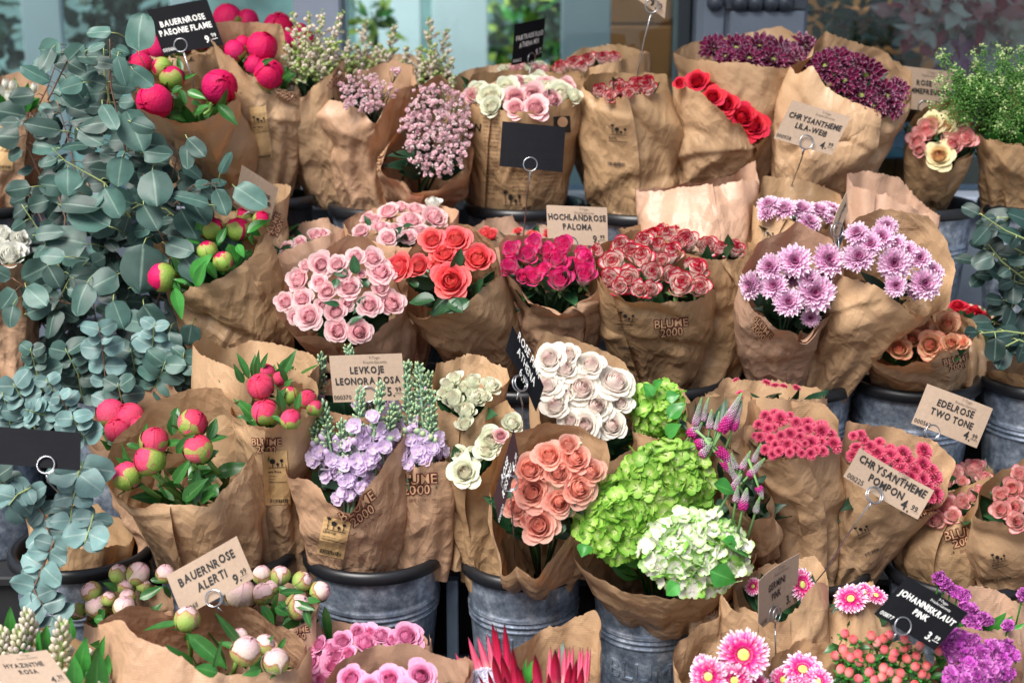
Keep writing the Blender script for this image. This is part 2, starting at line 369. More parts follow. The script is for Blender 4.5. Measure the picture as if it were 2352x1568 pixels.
def blob(mb, c, r, p, m=0, st=1.0):
    k = np.array([(0, 0, -1), (.89, 0, -.45), (.28, .85, -.45), (-.72, .53, -.45), (-.72, -.53, -.45), (.28, -.85, -.45), (.72, .53, .45), (-.28, .85, .45), (-.89, 0, .45), (-.28, -.85, .45), (.72, -.53, .45), (0, 0, 1)]) * np.array((1, 1, st))
    F = [(0, 2, 1), (0, 3, 2), (0, 4, 3), (0, 5, 4), (0, 1, 5), (1, 2, 6), (2, 3, 7), (3, 4, 8), (4, 5, 9), (5, 1, 10), (1, 6, 10), (2, 7, 6), (3, 8, 7), (4, 9, 8), (5, 10, 9), (6, 7, 11), (7, 8, 11), (8, 9, 11), (9, 10, 11), (10, 6, 11)]
    mb.add(c + k * r, F, np.tile(p, (12, 1)), m)
def leaf_into(mb, base, d, n, ln, wd, rng, m=0, shape=0, fold=.25, droop=.15, na=5, nt=8):
    """one leaf: base point, direction, upper-side normal; shape 0 lance, 1 round, 2 rose leaf"""
    d = nrm(d); n = nrm(np.asarray(n) - d * np.dot(n, d)); s = np.cross(d, n); rk = rng.random(); wv = rng.uniform(0, 6)
    A, T = np.meshgrid(np.linspace(-1, 1, na), np.linspace(0, 1, nt)); A = A.ravel(); T = T.ravel()
    if shape == 1: pr = np.sqrt(np.maximum(0, 1 - ((T - .47) / .53) ** 2)) * (1 - .18 * (T - .4)) ; pr[T == 0] = .05
    elif shape == 2: pr = np.sin(math.pi * T ** .75) ** .75
    else: pr = np.sin(math.pi * T ** .72)
    x = A * pr * wd / 2 * (1 + .05 * np.sin(9 * T + wv)); y = T * ln * (1 - .0 * A); z = fold * np.abs(A) * pr * wd / 2 - droop * ln * T * T + .04 * wd * np.sin(5 * T + 2 * A + wv)
    V = np.asarray(base) + np.outer(x, s) + np.outer(y, d) + np.outer(z, n)
    mb.add(V, grid_faces(na, nt), np.stack([T, np.abs(A), T * 0, T * 0 + rk], 1), m)

# ------------------------------------------------------------------ pigments
leaf_mat("sepal_green", S(112, 150, 82), S(150, 180, 120))
leaf_mat("peony_leaf", S(50, 104, 44), S(110, 160, 90), rough=.33, spec=.5)
leaf_mat("rose_leaf", S(38, 78, 46), S(70, 110, 70), rough=.4)
leaf_mat("dark_leaf", S(30, 62, 40), S(60, 90, 60), rough=.45)
leaf_mat("bright_leaf", S(58, 132, 52), S(110, 170, 90), rough=.35)
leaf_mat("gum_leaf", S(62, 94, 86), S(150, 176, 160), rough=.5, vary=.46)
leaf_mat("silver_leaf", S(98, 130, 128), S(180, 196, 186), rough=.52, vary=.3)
leaf_mat("dark_gum_leaf", S(38, 62, 57), S(120, 150, 140), rough=.5)  # darker copy of the gum leaf, for shaded leaves
plain("green_stem", S(110, 150, 70), .45, noise=.15); plain("red_stem", S(120, 92, 76), .5, noise=.2); plain("pale_stem", S(150, 165, 105), .5); plain("dark_stem", S(52, 74, 44), .6)
W = (1, 1, 1, 1)
PM = dict(
    coral=petal_mat("coral_petal", [(0, S(236, 70, 88)), (.7, S(246, 92, 102)), (1, S(250, 132, 132))], inner=(S(248, 124, 112), .6), trans=.4),
    spray=petal_mat("pale_pink_petal", [(0, S(250, 170, 190)), (.75, S(253, 200, 212)), (1, S(254, 232, 230))], inner=(S(250, 172, 192), .45), vary=.05, trans=.58),
    hot=petal_mat("hot_pink_petal", [(0, S(244, 228, 220)), (.6, S(248, 214, 220)), (.86, S(242, 96, 164)), (1, S(230, 36, 126))], inner=(S(242, 56, 146), .8), trans=.4),
    redwhite=petal_mat("white_red_edged_petal", [(0, S(250, 242, 226)), (1, S(252, 236, 230))], edge=(S(200, 14, 60), .80, .97), inner=(S(240, 140, 150), .25), trans=.42),
    darkred=petal_mat("crimson_petal", [(0, S(232, 160, 160)), (.5, S(206, 44, 70)), (1, S(176, 18, 48))], inner=(S(206, 30, 60), .8)),
    white=petal_mat("white_pink_heart_petal", [(0, S(246, 226, 220)), (.6, S(250, 238, 232)), (1, S(250, 247, 236))], inner=(S(248, 216, 214), .7), vary=.04, trans=.5),
    cream=petal_mat("greenish_white_petal", [(0, S(240, 243, 216)), (.6, S(250, 250, 236)), (1, S(242, 246, 222))], inner=(S(248, 232, 216), .6), vary=.04, trans=.42),
    purewhite=petal_mat("white_petal", [(0, S(222, 226, 196)), (.4, S(238, 238, 226)), (1, S(240, 240, 232))], vary=.04),
    mixpink=petal_mat("blush_petal", [(0, S(248, 216, 210)), (.7, S(248, 190, 200)), (1, S(248, 210, 208))], inner=(S(232, 140, 160), .5)),
    salmon=petal_mat("salmon_petal", [(0, S(250, 172, 148)), (.7, S(252, 184, 164)), (1, S(253, 204, 188))], inner=(S(250, 164, 136), .5), trans=.55),
    pink=petal_mat("pink_petal", [(0, S(240, 130, 188)), (.7, S(246, 160, 206)), (1, S(250, 190, 220))], inner=(S(238, 110, 172), .6), trans=.42),
    orange=petal_mat("cream_coral_edged_petal", [(0, S(246, 224, 184)), (1, S(248, 206, 170))], edge=(S(236, 92, 80), .88, 1.06), inner=(S(244, 130, 112), .5), trans=.45),
    red=petal_mat("red_petal", [(0, S(214, 60, 80)), (.7, S(208, 26, 52)), (1, S(222, 48, 70))], inner=(S(196, 16, 42), .5)),
    peach=petal_mat("peach_petal", [(0, S(240, 200, 150)), (.7, S(242, 214, 170)), (1, S(232, 226, 180))], inner=(S(240, 176, 130), .8)),
    rosy=petal_mat("rosy_petal", [(0, S(250, 236, 222)), (.6, S(250, 220, 210)), (1, S(246, 190, 186))], edge=(S(226, 90, 112), .88, 1.06), inner=(S(244, 170, 166), .5), trans=.45),
    peonyred=petal_mat("peony_magenta_petal", [(0, S(240, 90, 140)), (.6, S(232, 34, 112)), (1, S(222, 22, 96))], rough=.55),
    peonycoral=petal_mat("peony_coral_petal", [(0, S(246, 160, 160)), (.6, S(238, 90, 126)), (1, S(232, 64, 108))], rough=.55),
    peonypale=petal_mat("peony_blush_petal", [(0, S(236, 226, 190)), (.5, S(244, 230, 210)), (1, S(244, 206, 212))], rough=.42, vary=.05),
    chrys=petal_mat("lilac_white_tipped_petal", [(0, S(150, 46, 116)), (.28, S(204, 112, 172)), (.66, S(232, 178, 216)), (1, S(246, 232, 242))], inner=(S(176, 74, 138), .7)),
    lila=petal_mat("burgundy_white_edged_petal", [(0, S(84, 10, 50)), (.6, S(124, 18, 74)), (1, S(150, 40, 98))], edge=(S(238, 206, 226), .88, 1.01), inner=(S(70, 8, 40), .6)),
    pompon=petal_mat("raspberry_petal", [(0, S(150, 16, 66)), (.5, S(206, 50, 104)), (1, S(236, 128, 150))], inner=(S(160, 20, 72), .75)),
    gerbera=petal_mat("gerbera_petal", [(0, S(206, 6, 108)), (.55, S(230, 30, 138)), (.78, S(244, 140, 194)), (.95, S(252, 232, 242))], inner=(S(214, 30, 120), .6), trans=.2),
    hydra=petal_mat("green_sepal_petal", [(0, S(206, 220, 150)), (.35, S(140, 188, 76)), (1, S(88, 152, 48))], stops2=[(0, S(220, 230, 170)), (.5, S(176, 210, 100)), (1, S(140, 194, 70))], vary=.1),
    hydrawhite=petal_mat("white_green_sepal_petal", [(0, S(236, 226, 224)), (.55, S(236, 238, 224)), (1, S(178, 216, 120))], stops2=[(0, S(226, 234, 196)), (.4, S(166, 208, 104)), (1, S(112, 182, 66))], rnd=(.62, .9), vary=.05),
    lilac=petal_mat("lilac_petal", [(0, S(236, 232, 210)), (.3, S(226, 200, 234)), (1, S(238, 224, 246))], vary=.05, trans=.5),
    statice=petal_mat("violet_petal", [(0, S(150, 40, 144)), (.6, S(196, 76, 186)), (1, S(214, 116, 208))], stops2=[(0, S(170, 60, 160)), (1, S(224, 146, 218))], vary=.1),
    gyp=petal_mat("baby_breath_petal", [(0, S(226, 170, 184)), (1, S(242, 208, 214))], stops2=[(0, S(236, 214, 216)), (1, S(240, 232, 230))], rnd=(.55, .8), vary=.06),
    astilbe=petal_mat("astilbe_petal", [(0, S(248, 236, 222)), (1, S(250, 242, 232))], stops2=[(0, S(190, 212, 130)), (1, S(206, 222, 150))], rnd=(.5, .75), vary=.05, trans=.55),
    protea=petal_mat("protea_bract", [(0, S(226, 150, 150)), (.3, S(206, 50, 86)), (.7, S(170, 14, 46)), (.9, S(110, 14, 36)), (1, S(40, 12, 22))], stops2=[(0, S(238, 200, 190)), (.4, S(216, 92, 124)), (.85, S(190, 70, 106)), (1, S(74, 40, 56))], rough=.4, trans=.1),
    veronica=petal_mat("veronica_petal", [(0, S(160, 20, 100)), (.28, S(180, 50, 130)), (.48, S(190, 160, 180)), (.8, S(160, 174, 156)), (1, S(100, 160, 54))], vary=.08, trans=.1),
    bud=petal_mat("stock_bud_green", [(0, S(96, 134, 104)), (.6, S(142, 174, 142)), (1, S(206, 220, 150))], vary=.1, trans=.1),
    hyac=petal_mat("hyacinth_bud", [(0, S(160, 186, 110)), (.45, S(222, 222, 186)), (1, S(238, 226, 206))], stops2=[(0, S(180, 196, 130)), (1, S(240, 218, 226))], vary=.05),
    berry=petal_mat("hypericum_berry", [(0, S(236, 226, 206)), (.35, S(240, 168, 158)), (.8, S(232, 96, 104)), (1, S(150, 60, 60))], rough=.22, trans=.08, vary=.08),
    thlaspi=petal_mat("field_cress_green", [(0, S(70, 126, 58)), (1, S(120, 168, 84))], stops2=[(0, S(150, 186, 110)), (1, S(206, 220, 160))], rnd=(.62, .9), vary=.15),
)
sep_pink = petal_mat("sepal_flushed", [(0, S(120, 156, 70)), (.65, S(158, 186, 96)), (1, S(176, 150, 100))], edge=(S(168, 62, 72), .9, 1.05), vary=.12, trans=.08, rough=.4)
sep_green = petal_mat("sepal_fresh", [(0, S(104, 142, 52)), (.75, S(140, 172, 76)), (1, S(176, 160, 96))], edge=(S(170, 70, 70), .95, 1.1), vary=.12, trans=.08, rough=.4)
disc_dark = petal_mat("dark_disc", [(0, S(70, 8, 46)), (1, S(120, 30, 84))], vary=0, trans=0)
disc_lime = petal_mat("lime_disc", [(0, S(200, 80, 110)), (.25, S(226, 150, 150)), (.4, S(206, 214, 120)), (1, S(190, 210, 100))], vary=0, trans=0)
disc_green = petal_mat("green_disc", [(0, S(120, 140, 60)), (1, S(150, 170, 80))], vary=0, trans=0)

RNG = np.random.default_rng(7)
VAR = {}
def variants(kind):
    if kind in VAR: return VAR[kind]
    rng = np.random.default_rng(sum(map(ord, kind)))
    shape, mat = KINDS[kind]; nm = kind.split("_")[0]; out = []
    for i in range(4):
        if shape == 'open': d = rose_data("rose", PM[mat], rng, 26, 1.05, (1.0, .8, .6, .9)[i], .008)
        elif shape == 'wide': d = rose_data("rose", PM[mat], rng, 28, .95, (1.15, .9, 1.05, .75)[i], .012)
        elif shape == 'garden': d = rose_data("rose", PM[mat], rng, 34, .95, (.8, .95, .6, .75)[i], .022)
        elif shape == 'bud': d = rose_data("rose", PM[mat], rng, 20, 1.75, (.55, .4, .7, .5)[i], .012)
        elif shape == 'half': d = rose_data("rose", PM[mat], rng, 18, 1.45, (.9, .6, .75, .45)[i], .01)
        elif shape == 'peony': d = peony_data("peony", PM[mat], sep_green if mat != 'peonypale' else sep_pink, rng, rng.uniform(.34, .5), .15)
        elif shape == 'peonybud': d = peony_data("peony_bud", PM[mat], sep_green if mat != 'peonypale' else sep_pink, rng, rng.uniform(.72, .86))
        elif shape == 'peonyhalf': d = peony_data("peony_bud", PM[mat], sep_green if mat != 'peonypale' else sep_pink, rng, rng.uniform(.52, .66))
        elif shape == 'chrys': d = daisy_data("chrysanthemum", PM[mat], rng, [(22, .86, .02, .12), (21, .78, .22, .10), (18, .64, .5, .08), (16, .46, .85, .06), (12, .30, 1.15, .04)], disc_dark, .145, .3, .5, 0, .13, .07)
        elif shape == 'lila': d = daisy_data("chrysanthemum", PM[mat], rng, [(12, .92, .10, .10), (11, .84, .40, .09), (8, .68, .75, .07), (6, .42, 1.1, .05)], disc_green, .19, .3, .7, .75, .16, .08)
        elif shape == 'pompon': d = daisy_data("pompon", PM[mat], rng, [(24, .78, -.15, .2), (24, .74, .2, .18), (22, .62, .5, .14), (18, .46, .8, .1), (12, .3, 1.1, .05)], None, .10, .1, .4)
        elif shape == 'gerbera': d = daisy_data("gerbera", PM[mat], rng, [(34, .80, .02, .2), (34, .79, .10, .2), (32, .66, .2, .2), (28, .46, .34, .2), (34, .15, .8, .22)], disc_lime, .080, .1, .6, 0, .23, .07, .4)
        elif shape == 'tulip': d = tulip_data("tulip", PM[mat], rng)
        out.append(d)
    VAR[kind] = out; return out
KINDS = dict(coral=('open', 'coral'), spray=('garden', 'spray'), hot=('bud', 'hot'), redwhite=('half', 'redwhite'), redwhitebud=('bud', 'redwhite'), darkred=('half', 'darkred'),
             white=('wide', 'white'), cream=('open', 'cream'), creambud=('half', 'cream'), purewhite=('half', 'purewhite'), mixpink=('open', 'mixpink'), salmon=('open', 'salmon'),
             pink=('wide', 'pink'), orange=('half', 'orange'), orangered=('open', 'orange'), red=('wide', 'red'), peach=('wide', 'peach'), rosy=('half', 'rosy'),
             peony=('peony', 'peonyred'), peonybud=('peonybud', 'peonyred'), peonyhalf=('peonyhalf', 'peonyred'), coralpeony=('peony', 'peonycoral'), coralbud=('peonyhalf', 'peonycoral'), coralgreen=('peonybud', 'peonycoral'),
             palepeony=('peony', 'peonypale'), palehalf=('peonyhalf', 'peonypale'), palebud=('peonybud', 'peonypale'),
             chrys=('chrys', 'chrys'), lila=('lila', 'lila'), pompon=('pompon', 'pompon'), gerbera=('gerbera', 'gerbera'), tulip=('tulip', 'purewhite'))
PARTNAME = lambda kind: {'peony': 'peony', 'peonybud': 'peony_bud', 'peonyhalf': 'peony_bud', 'chrys': 'chrysanthemum', 'lila': 'chrysanthemum', 'pompon': 'pompon_flower', 'gerbera': 'gerbera', 'tulip': 'tulip'}.get(KINDS[kind][0], 'rose')
def place_flower(kind, p, n, r, parent, rng, spin=None, idx=None):
    vs = variants(kind); me = vs[idx if idx is not None else int(rng.integers(len(vs)))]
    o = bpy.data.objects.new(PARTNAME(kind), me); COL.objects.link(o)
    q = Vector(nrm(n)).to_track_quat('Z', 'Y').to_matrix() @ Matrix.Rotation(spin if spin is not None else rng.uniform(0, 6.28), 3, 'Z')
    M = q.to_4x4(); M.translation = Vector(np.asarray(p) - world_of(parent))
    sz = r * rng.uniform(.96, 1.04)
    o.parent = parent; o.matrix_local = M @ Matrix.Diagonal((sz, sz, sz, 1)); return o
# ------------------------------------------------------------------ paper wraps
def P2(s):                        # "x,y x,y" -> list of points
    return [tuple(float(q) for q in w.split(",")) for w in s.split()]
def resample(pts, n, smooth=2):
    p = np.array(pts, float); d = np.r_[0, np.cumsum(np.linalg.norm(np.diff(p, axis=0), axis=1))]
    s = np.linspace(0, d[-1], n); q = np.stack([np.interp(s, d, p[:, 0]), np.interp(s, d, p[:, 1])], 1)
    for _ in range(smooth):
        q[1:-1] = .25 * q[:-2] + .5 * q[1:-1] + .25 * q[2:]
    return q
def facets(U, V, rng, per, ln, cell, k=4):
    """crumpled sheet: lower envelope of randomly turned pyramids"""
    nu = max(2, int(per / cell) + 1); nv = max(2, int(ln / (cell * 1.3)) + 1); best = np.full(U.shape, 9.0); cell_ = cell
    for i in range(-1, nu + 2):
        for j in range(-1, nv + 2):
            cu = (i + rng.uniform(-.2, 1.2)) * per / nu; cv = (j + rng.uniform(-.2, 1.2)) * ln / nv; a0 = rng.uniform(0, 6.28); st = rng.uniform(.7, 1.4)
            du, dv = U - cu, V - cv; h = np.full(U.shape, -9.0)
            for q in range(k):
                a = a0 + q * 2 * math.pi / k + rng.uniform(-.5, .5); h = np.maximum(h, (du * math.cos(a) + dv * math.sin(a)) * rng.uniform(.5, 1.3) / st)
            best = np.minimum(best, h + rng.uniform(0, .35) * cell_)
    return np.clip(best, -cell, cell * 1.2)
def folds(U, V, rng, per, ln, n, L, Wd, amp):
    """straight sharp creases with flat flanks, most running down the cone"""
    H = np.zeros(U.shape)
    for i in range(n):
        cu, cv = rng.uniform(0, per), ln * rng.uniform(0.02, 1.0); a = math.pi / 2 + rng.normal() * .75 if rng.random() < .7 else rng.uniform(0, math.pi)
        l, w = rng.uniform(*L), rng.uniform(*Wd); h = rng.uniform(*amp) * rng.choice((-1, 1)); du, dv = U - cu, V - cv
        x = du * math.cos(a) + dv * math.sin(a); y = -du * math.sin(a) + dv * math.cos(a); s = rng.uniform(-.5, .5)
        y = y + s * .25 * x; w2 = np.where(y > 0, w, w * rng.uniform(.25, 1.0)); H += h * np.maximum(0, 1 - np.abs(y) / w2) * np.maximum(0, 1 - np.abs(x) / l)
    return H
def make_wrap(parent, spec, rng):
    back, front = P2(spec['back']), P2(spec['front'])
    if front[0] != back[0]: front = [back[0]] + front
    if front[-1] != back[-1]: front = front + [back[-1]]
    n1 = n2 = 68; sm = spec.get('sm', 1)
    b = resample(back, n1, sm); f = resample(front, n2, sm)
    Y, Yb = spec['Y'], spec['Yb']; mpx = ppm(at(b[:, 0].mean(), (b[:, 1].mean() + f[:, 1].mean()) / 2, Y))
    w = (back[-1][0] - back[0][0]) / mpx; h = (f[:, 1].mean() - b[:, 1].mean()) / mpx * 1.2
    ext = spec.get('ext', math.sqrt(max(w * w - h * h, (0.35 * w) ** 2)))
    ths = np.linspace(0, math.pi, n1)
    loop = []; phis = []
    for i in range(n1): loop.append((b[n1 - 1 - i], Y + ext / 2 * math.sin(ths[i]))); phis.append(ths[i])
    for i in range(1, n2 - 1): loop.append((f[i], Y - ext / 2 * math.sin(ths[i]))); phis.append(math.pi + ths[i])
    N = len(loop); rim = np.array([at(p[0], p[1], y) for p, y in loop]); phis = np.array(phis)
    xc, yc, hw = spec['bot']; Bc = at(xc, yc, Yb); rb = hw / ppm(Bc)
    bot = Bc + np.stack([rb * np.cos(phis), rb * .8 * np.sin(phis), np.zeros(N)], 1)
    Mr = None
    if 'mid' in spec:
        my, xl, xr = spec['mid']; yrim = (b[:, 1].mean() + f[:, 1].mean()) / 2; tm = min(.75, max(.2, (my - yrim) / max(20, yc - yrim)))
        Yc = Y + (Yb - Y) * tm; Mc = at((xl + xr) / 2, my, Yc); r = (xr - xl) / 2 / ppm(Mc)
        Mr = Mc + np.stack([r * np.cos(phis), r * .8 * np.sin(phis), np.zeros(N)], 1)
    # roll so that the seam sits where asked, then let the sheet overlap itself
    s0 = int((spec.get('seam', rng.uniform(1.05, 1.95)) % 2) / 2 * N); over = 16
    idx = [(s0 + i) % N for i in range(N + over)]; rim, bot, ph = rim[idx], bot[idx], phis[idx]
    if Mr is not None: Mr = Mr[idx]
    nv = 54; nu = len(idx); T = np.linspace(0, 1, nv) ** 1.05; G = np.zeros((nv, nu, 3)); cen = rim.mean(0); bulge = spec.get('bulge', .03) * w
    rad = rim - cen; axis = nrm(cen - Bc); rad = rad - np.outer(rad @ axis, axis); rad /= (np.linalg.norm(rad, axis=1)[:, None] + 1e-9)
    for j, t in enumerate(T):
        if Mr is not None:
            l0 = (t - tm) * (t - 1) / (tm); l1 = t * (t - 1) / (tm * (tm - 1)); l2 = t * (t - tm) / (1 - tm); G[j] = rim * l0 + Mr * l1 + bot * l2
        else: G[j] = rim * (1 - t) + bot * t + rad * bulge * math.sin(math.pi * t ** .8)
    du = np.gradient(G, axis=1); dv = np.gradient(G, axis=0); nn = np.cross(dv, du); nn /= (np.linalg.norm(nn, axis=2)[:, :, None] + 1e-9)
    flip = np.sign(np.sum(nn * rad[None], axis=2).mean()); nn *= flip if flip else 1
    per = 2.2 * w; ln = float(np.linalg.norm(rim.mean(0) - bot.mean(0))); U = np.tile(np.arange(nu) / N * per, (nv, 1)); V = np.tile(T[:, None] * ln, (1, nu)); cr = spec.get('cr', 1.0)
    rs = np.random.default_rng(int(abs(xc * 7 + yc * 3)) + spec.get('seed', 0))
    mask = np.clip(.22 + V / (.30 * ln + .02), 0, 1)
    H = cr * mask * (.09 * facets(U, V, rs, per, ln, .12))
    ar = max(.3, per * ln / .12)
    H += cr * np.clip(mask + .12, 0, 1) * (folds(U, V, rs, per, ln, int(20 * ar), (.08, .24), (.02, .06), (.003, .012)))
    k1 = int(rs.integers(7, 12)); k2 = int(rs.integers(13, 19))
    H += T[:, None] ** 1.6 * cr * (.0055 * np.sin(k1 * ph + rs.uniform(0, 6) + 2 * T[:, None]) + .003 * np.abs(np.sin(k2 * ph / 2 + rs.uniform(0, 6))))[:, :] * (1 + 0 * V)
    H += (1 - T[:, None]) ** 3 * (.0034 * np.sin(5 * ph + rs.uniform(0, 6)) + .0026 * np.sin(9 * ph + rs.uniform(0, 6)))
    ramp = np.clip((np.arange(nu) - N + 2) / (over - 2), 0, 1); H += (ramp * .0075)[None]
    G = G + nn * H[:, :, None]
    tear = rs.normal(size=nu) * .0009 + .0035 * (rs.random(nu) < .03) + .002 * np.convolve(rs.normal(size=nu), np.ones(5) / 5, 'same'); G = G + ((1 - T[:, None]) ** 14 * tear[None])[:, :, None] * axis
    V3 = G.reshape(-1, 3); F = grid_faces(nu, nv)
    o = obj("paper_wrap", V3, F, PAPER[spec.get('paper', 'tan')], parent, np.stack([np.repeat(T, nu), np.zeros(nv * nu), np.zeros(nv * nu), np.ones(nv * nu)], 1))
    bvh = BVHTree.FromPolygons([Vector(p) for p in V3], F)
    spec['_rimc'] = cen; spec['_Bc'] = Bc; spec['_ext'] = ext; spec['_w'] = w; spec['_b'] = b; spec['_f'] = f; spec['_mpx'] = mpx
    return o, bvh
def cast(bvh, px, py, lift):
    d = ray(px, py); hit = bvh.ray_cast(Vector(CAM), Vector(nrm(d)))
    if hit[0] is None: return None
    n = np.array(hit[1]);
    if np.dot(n, d) > 0: n = -n
    return np.array(hit[0]) + n * lift

# ------------------------------------------------------------------ lettering
FONT = {}
def text_mesh(body, bold=0.0, res=2, space=1.0, line=1.0, jit=0.0, seed=0):
    key = (body, bold, res, space, line)
    if key not in FONT:
        c = bpy.data.curves.new("lettering", 'FONT'); c.body = body; c.size = 1; c.offset = bold; c.resolution_u = res; c.space_character = space; c.space_line = line
        c.align_x = 'CENTER'; c.align_y = 'CENTER'
        o = bpy.data.objects.new("lettering", c); COL.objects.link(o); dg = bpy.context.evaluated_depsgraph_get()
        me = bpy.data.meshes.new_from_object(o.evaluated_get(dg)); v = np.zeros(len(me.vertices) * 3); me.vertices.foreach_get("co", v)
        FONT[key] = (v.reshape(-1, 3)[:, :2].copy(), [tuple(p.vertices) for p in me.polygons])
        bpy.data.objects.remove(o); bpy.data.meshes.remove(me); bpy.data.curves.remove(c)
    v, f = FONT[key]; return v.copy(), f
ink_black = plain("ink_black", S(28, 26, 26), .7); ink_brown = plain("ink_brown", S(92, 38, 34), .7); ink_white = plain("ink_white", S(232, 232, 228), .7); ink_faint = plain("ink_grey", S(90, 80, 72), .7)
paper_fill = plain("ink_kraft_fill", S(206, 164, 126), .6); sticker_mat = plain("sticker_paper", S(208, 172, 122), .45, noise=.05)
def project(bvh, mb, v2, f, cx, cy, sc, rot, lift, shear=0.0, m=0, xs=1.0):
    c, s = math.cos(math.radians(rot)), math.sin(math.radians(rot)); out = []
    for x, y in v2:
        x = x * xs * sc; y = y * sc; y += shear * x; p = cast(bvh, cx + x * c - y * s, cy - (x * s + y * c), lift); out.append(p)
    if any(p is None for p in out):
        keep = [q for q in f if all(out[i] is not None for i in q)]; out = [p if p is not None else np.zeros(3) for p in out]
        used = sorted({i for q in keep for i in q}); mp = {i: k for k, i in enumerate(used)}; out = [out[i] for i in used]; f = [tuple(mp[i] for i in q) for q in keep]
    if len(out): mb.add(out, f, None, m)
def rect2(x0, y0, x1, y1, nx=2, ny=2):
    X, Y = np.meshgrid(np.linspace(x0, x1, nx), np.linspace(y0, y1, ny)); return np.stack([X.ravel(), Y.ravel()], 1), grid_faces(nx, ny)
def logo(parent, bvh, cx, cy, size, rot=0, shear=0.0, xs=1.0, sub=True):
    mb = MB(); v, f = text_mesh("BLUME\n2000", .075, 2, 1.0, .78); project(bvh, mb, v, f, cx, cy, size, rot, .0018, shear, 0, xs)
    v, f = text_mesh("BLUME\n2000", .006, 2, 1.0, .78); project(bvh, mb, v, f, cx, cy, size, rot, .0026, shear, 1, xs)
    if sub:
        v, f = text_mesh("SEIT 1974", .0, 1); v = v * .3 + np.array((0, -1.15)); project(bvh, mb, v, f, cx, cy, size, rot, .0018, shear, 0, xs)
        for x in (-1.35, 1.05):
            v, f = rect2(x, -1.17, x + .3, -1.12, 3, 2); project(bvh, mb, v, f, cx, cy, size, rot, .0018, shear, 0, xs)
    if mb.n: mb.obj("printed_logo", (ink_brown, paper_fill), parent, False)
def flower_icon(mbf, col=0):
    """row of four little inked flowers with stems and grass; draws through mbf(v,f)"""
    for x, h, r, kind in ((-.75, .95, .2, 0), (-.2, .62, .26, 1), (.3, .32, .15, 1), (.72, .66, .17, 1)):
        v, f = rect2(x - .03, 0, x + .03, h, 2, 3); mbf(v, f)
        if kind == 0:
            v = np.array([(x - .26, h + .28), (x - .13, h + .14), (x, h + .3), (x + .13, h + .14), (x + .26, h + .28), (x + .16, h - .04), (x - .16, h - .04)]); mbf(v, [(0, 1, 6), (1, 2, 3), (3, 4, 5), (1, 3, 5, 6)])
        else:
            t = np.linspace(0, 2 * math.pi, 16, endpoint=False); rr = r * (1 + .16 * np.cos(8 * t)); v = np.stack([x + rr * np.cos(t), h + rr * np.sin(t)], 1); mbf(v, [tuple(range(16))])
        v = np.array([(x, h * .3), (x + .16, h * .55), (x + .05, h * .25)]); mbf(v, [(0, 1, 2)])
    v, f = rect2(-1.0, -.05, 1.0, 0, 6, 2); mbf(v, f)
def sticker(parent, bvh, cx, cy, w, h, rot, lines, seed=0, plate=True):
    """kraft label: picture of flowers, plant name, small print, bar code. w,h in photo pixels"""
    mb = MB(); sc = w / 2; H = h / sc
    if plate:
        v, f = rect2(-1, -H / 2, 1, H / 2, 5, 9); project(bvh, mb, v, f, cx, cy, sc, rot, .0016, 0, 0)
    def put(v, f): project(bvh, mb, v, f, cx, cy, sc, rot, .0030, 0, 1)
    flower_icon(lambda v, f: put(v * .78 + np.array((0, H * .20)), f))
    y = H * .12
    for i, (tx, s) in enumerate(lines):
        v, f = text_mesh(tx, .02 if i == 0 else 0, 1); v = v * s; v[:, 0] += -.85 - v[:, 0].min(); put(v + np.array((0, y)), f); y -= s * 1.25
    v, f = rect2(-.85, y + .07, .85, y + .11, 4, 2); put(v, f)
    rs = np.random.default_rng(seed + 3); y2 = -H * .5 + .08; x = -.8
    while x < .75:
        b = rs.choice((.025, .04, .07)); v, f = rect2(x, y2 + .12, x + b, y2 + .42); put(v, f); x += b + rs.choice((.03, .05))
    v, f = text_mesh("061588 006125", 0, 1); put(v * .13 + np.array((0, y2 + .04)), f)
    if mb.n: mb.obj("sticker", (sticker_mat, ink_black), parent, False)

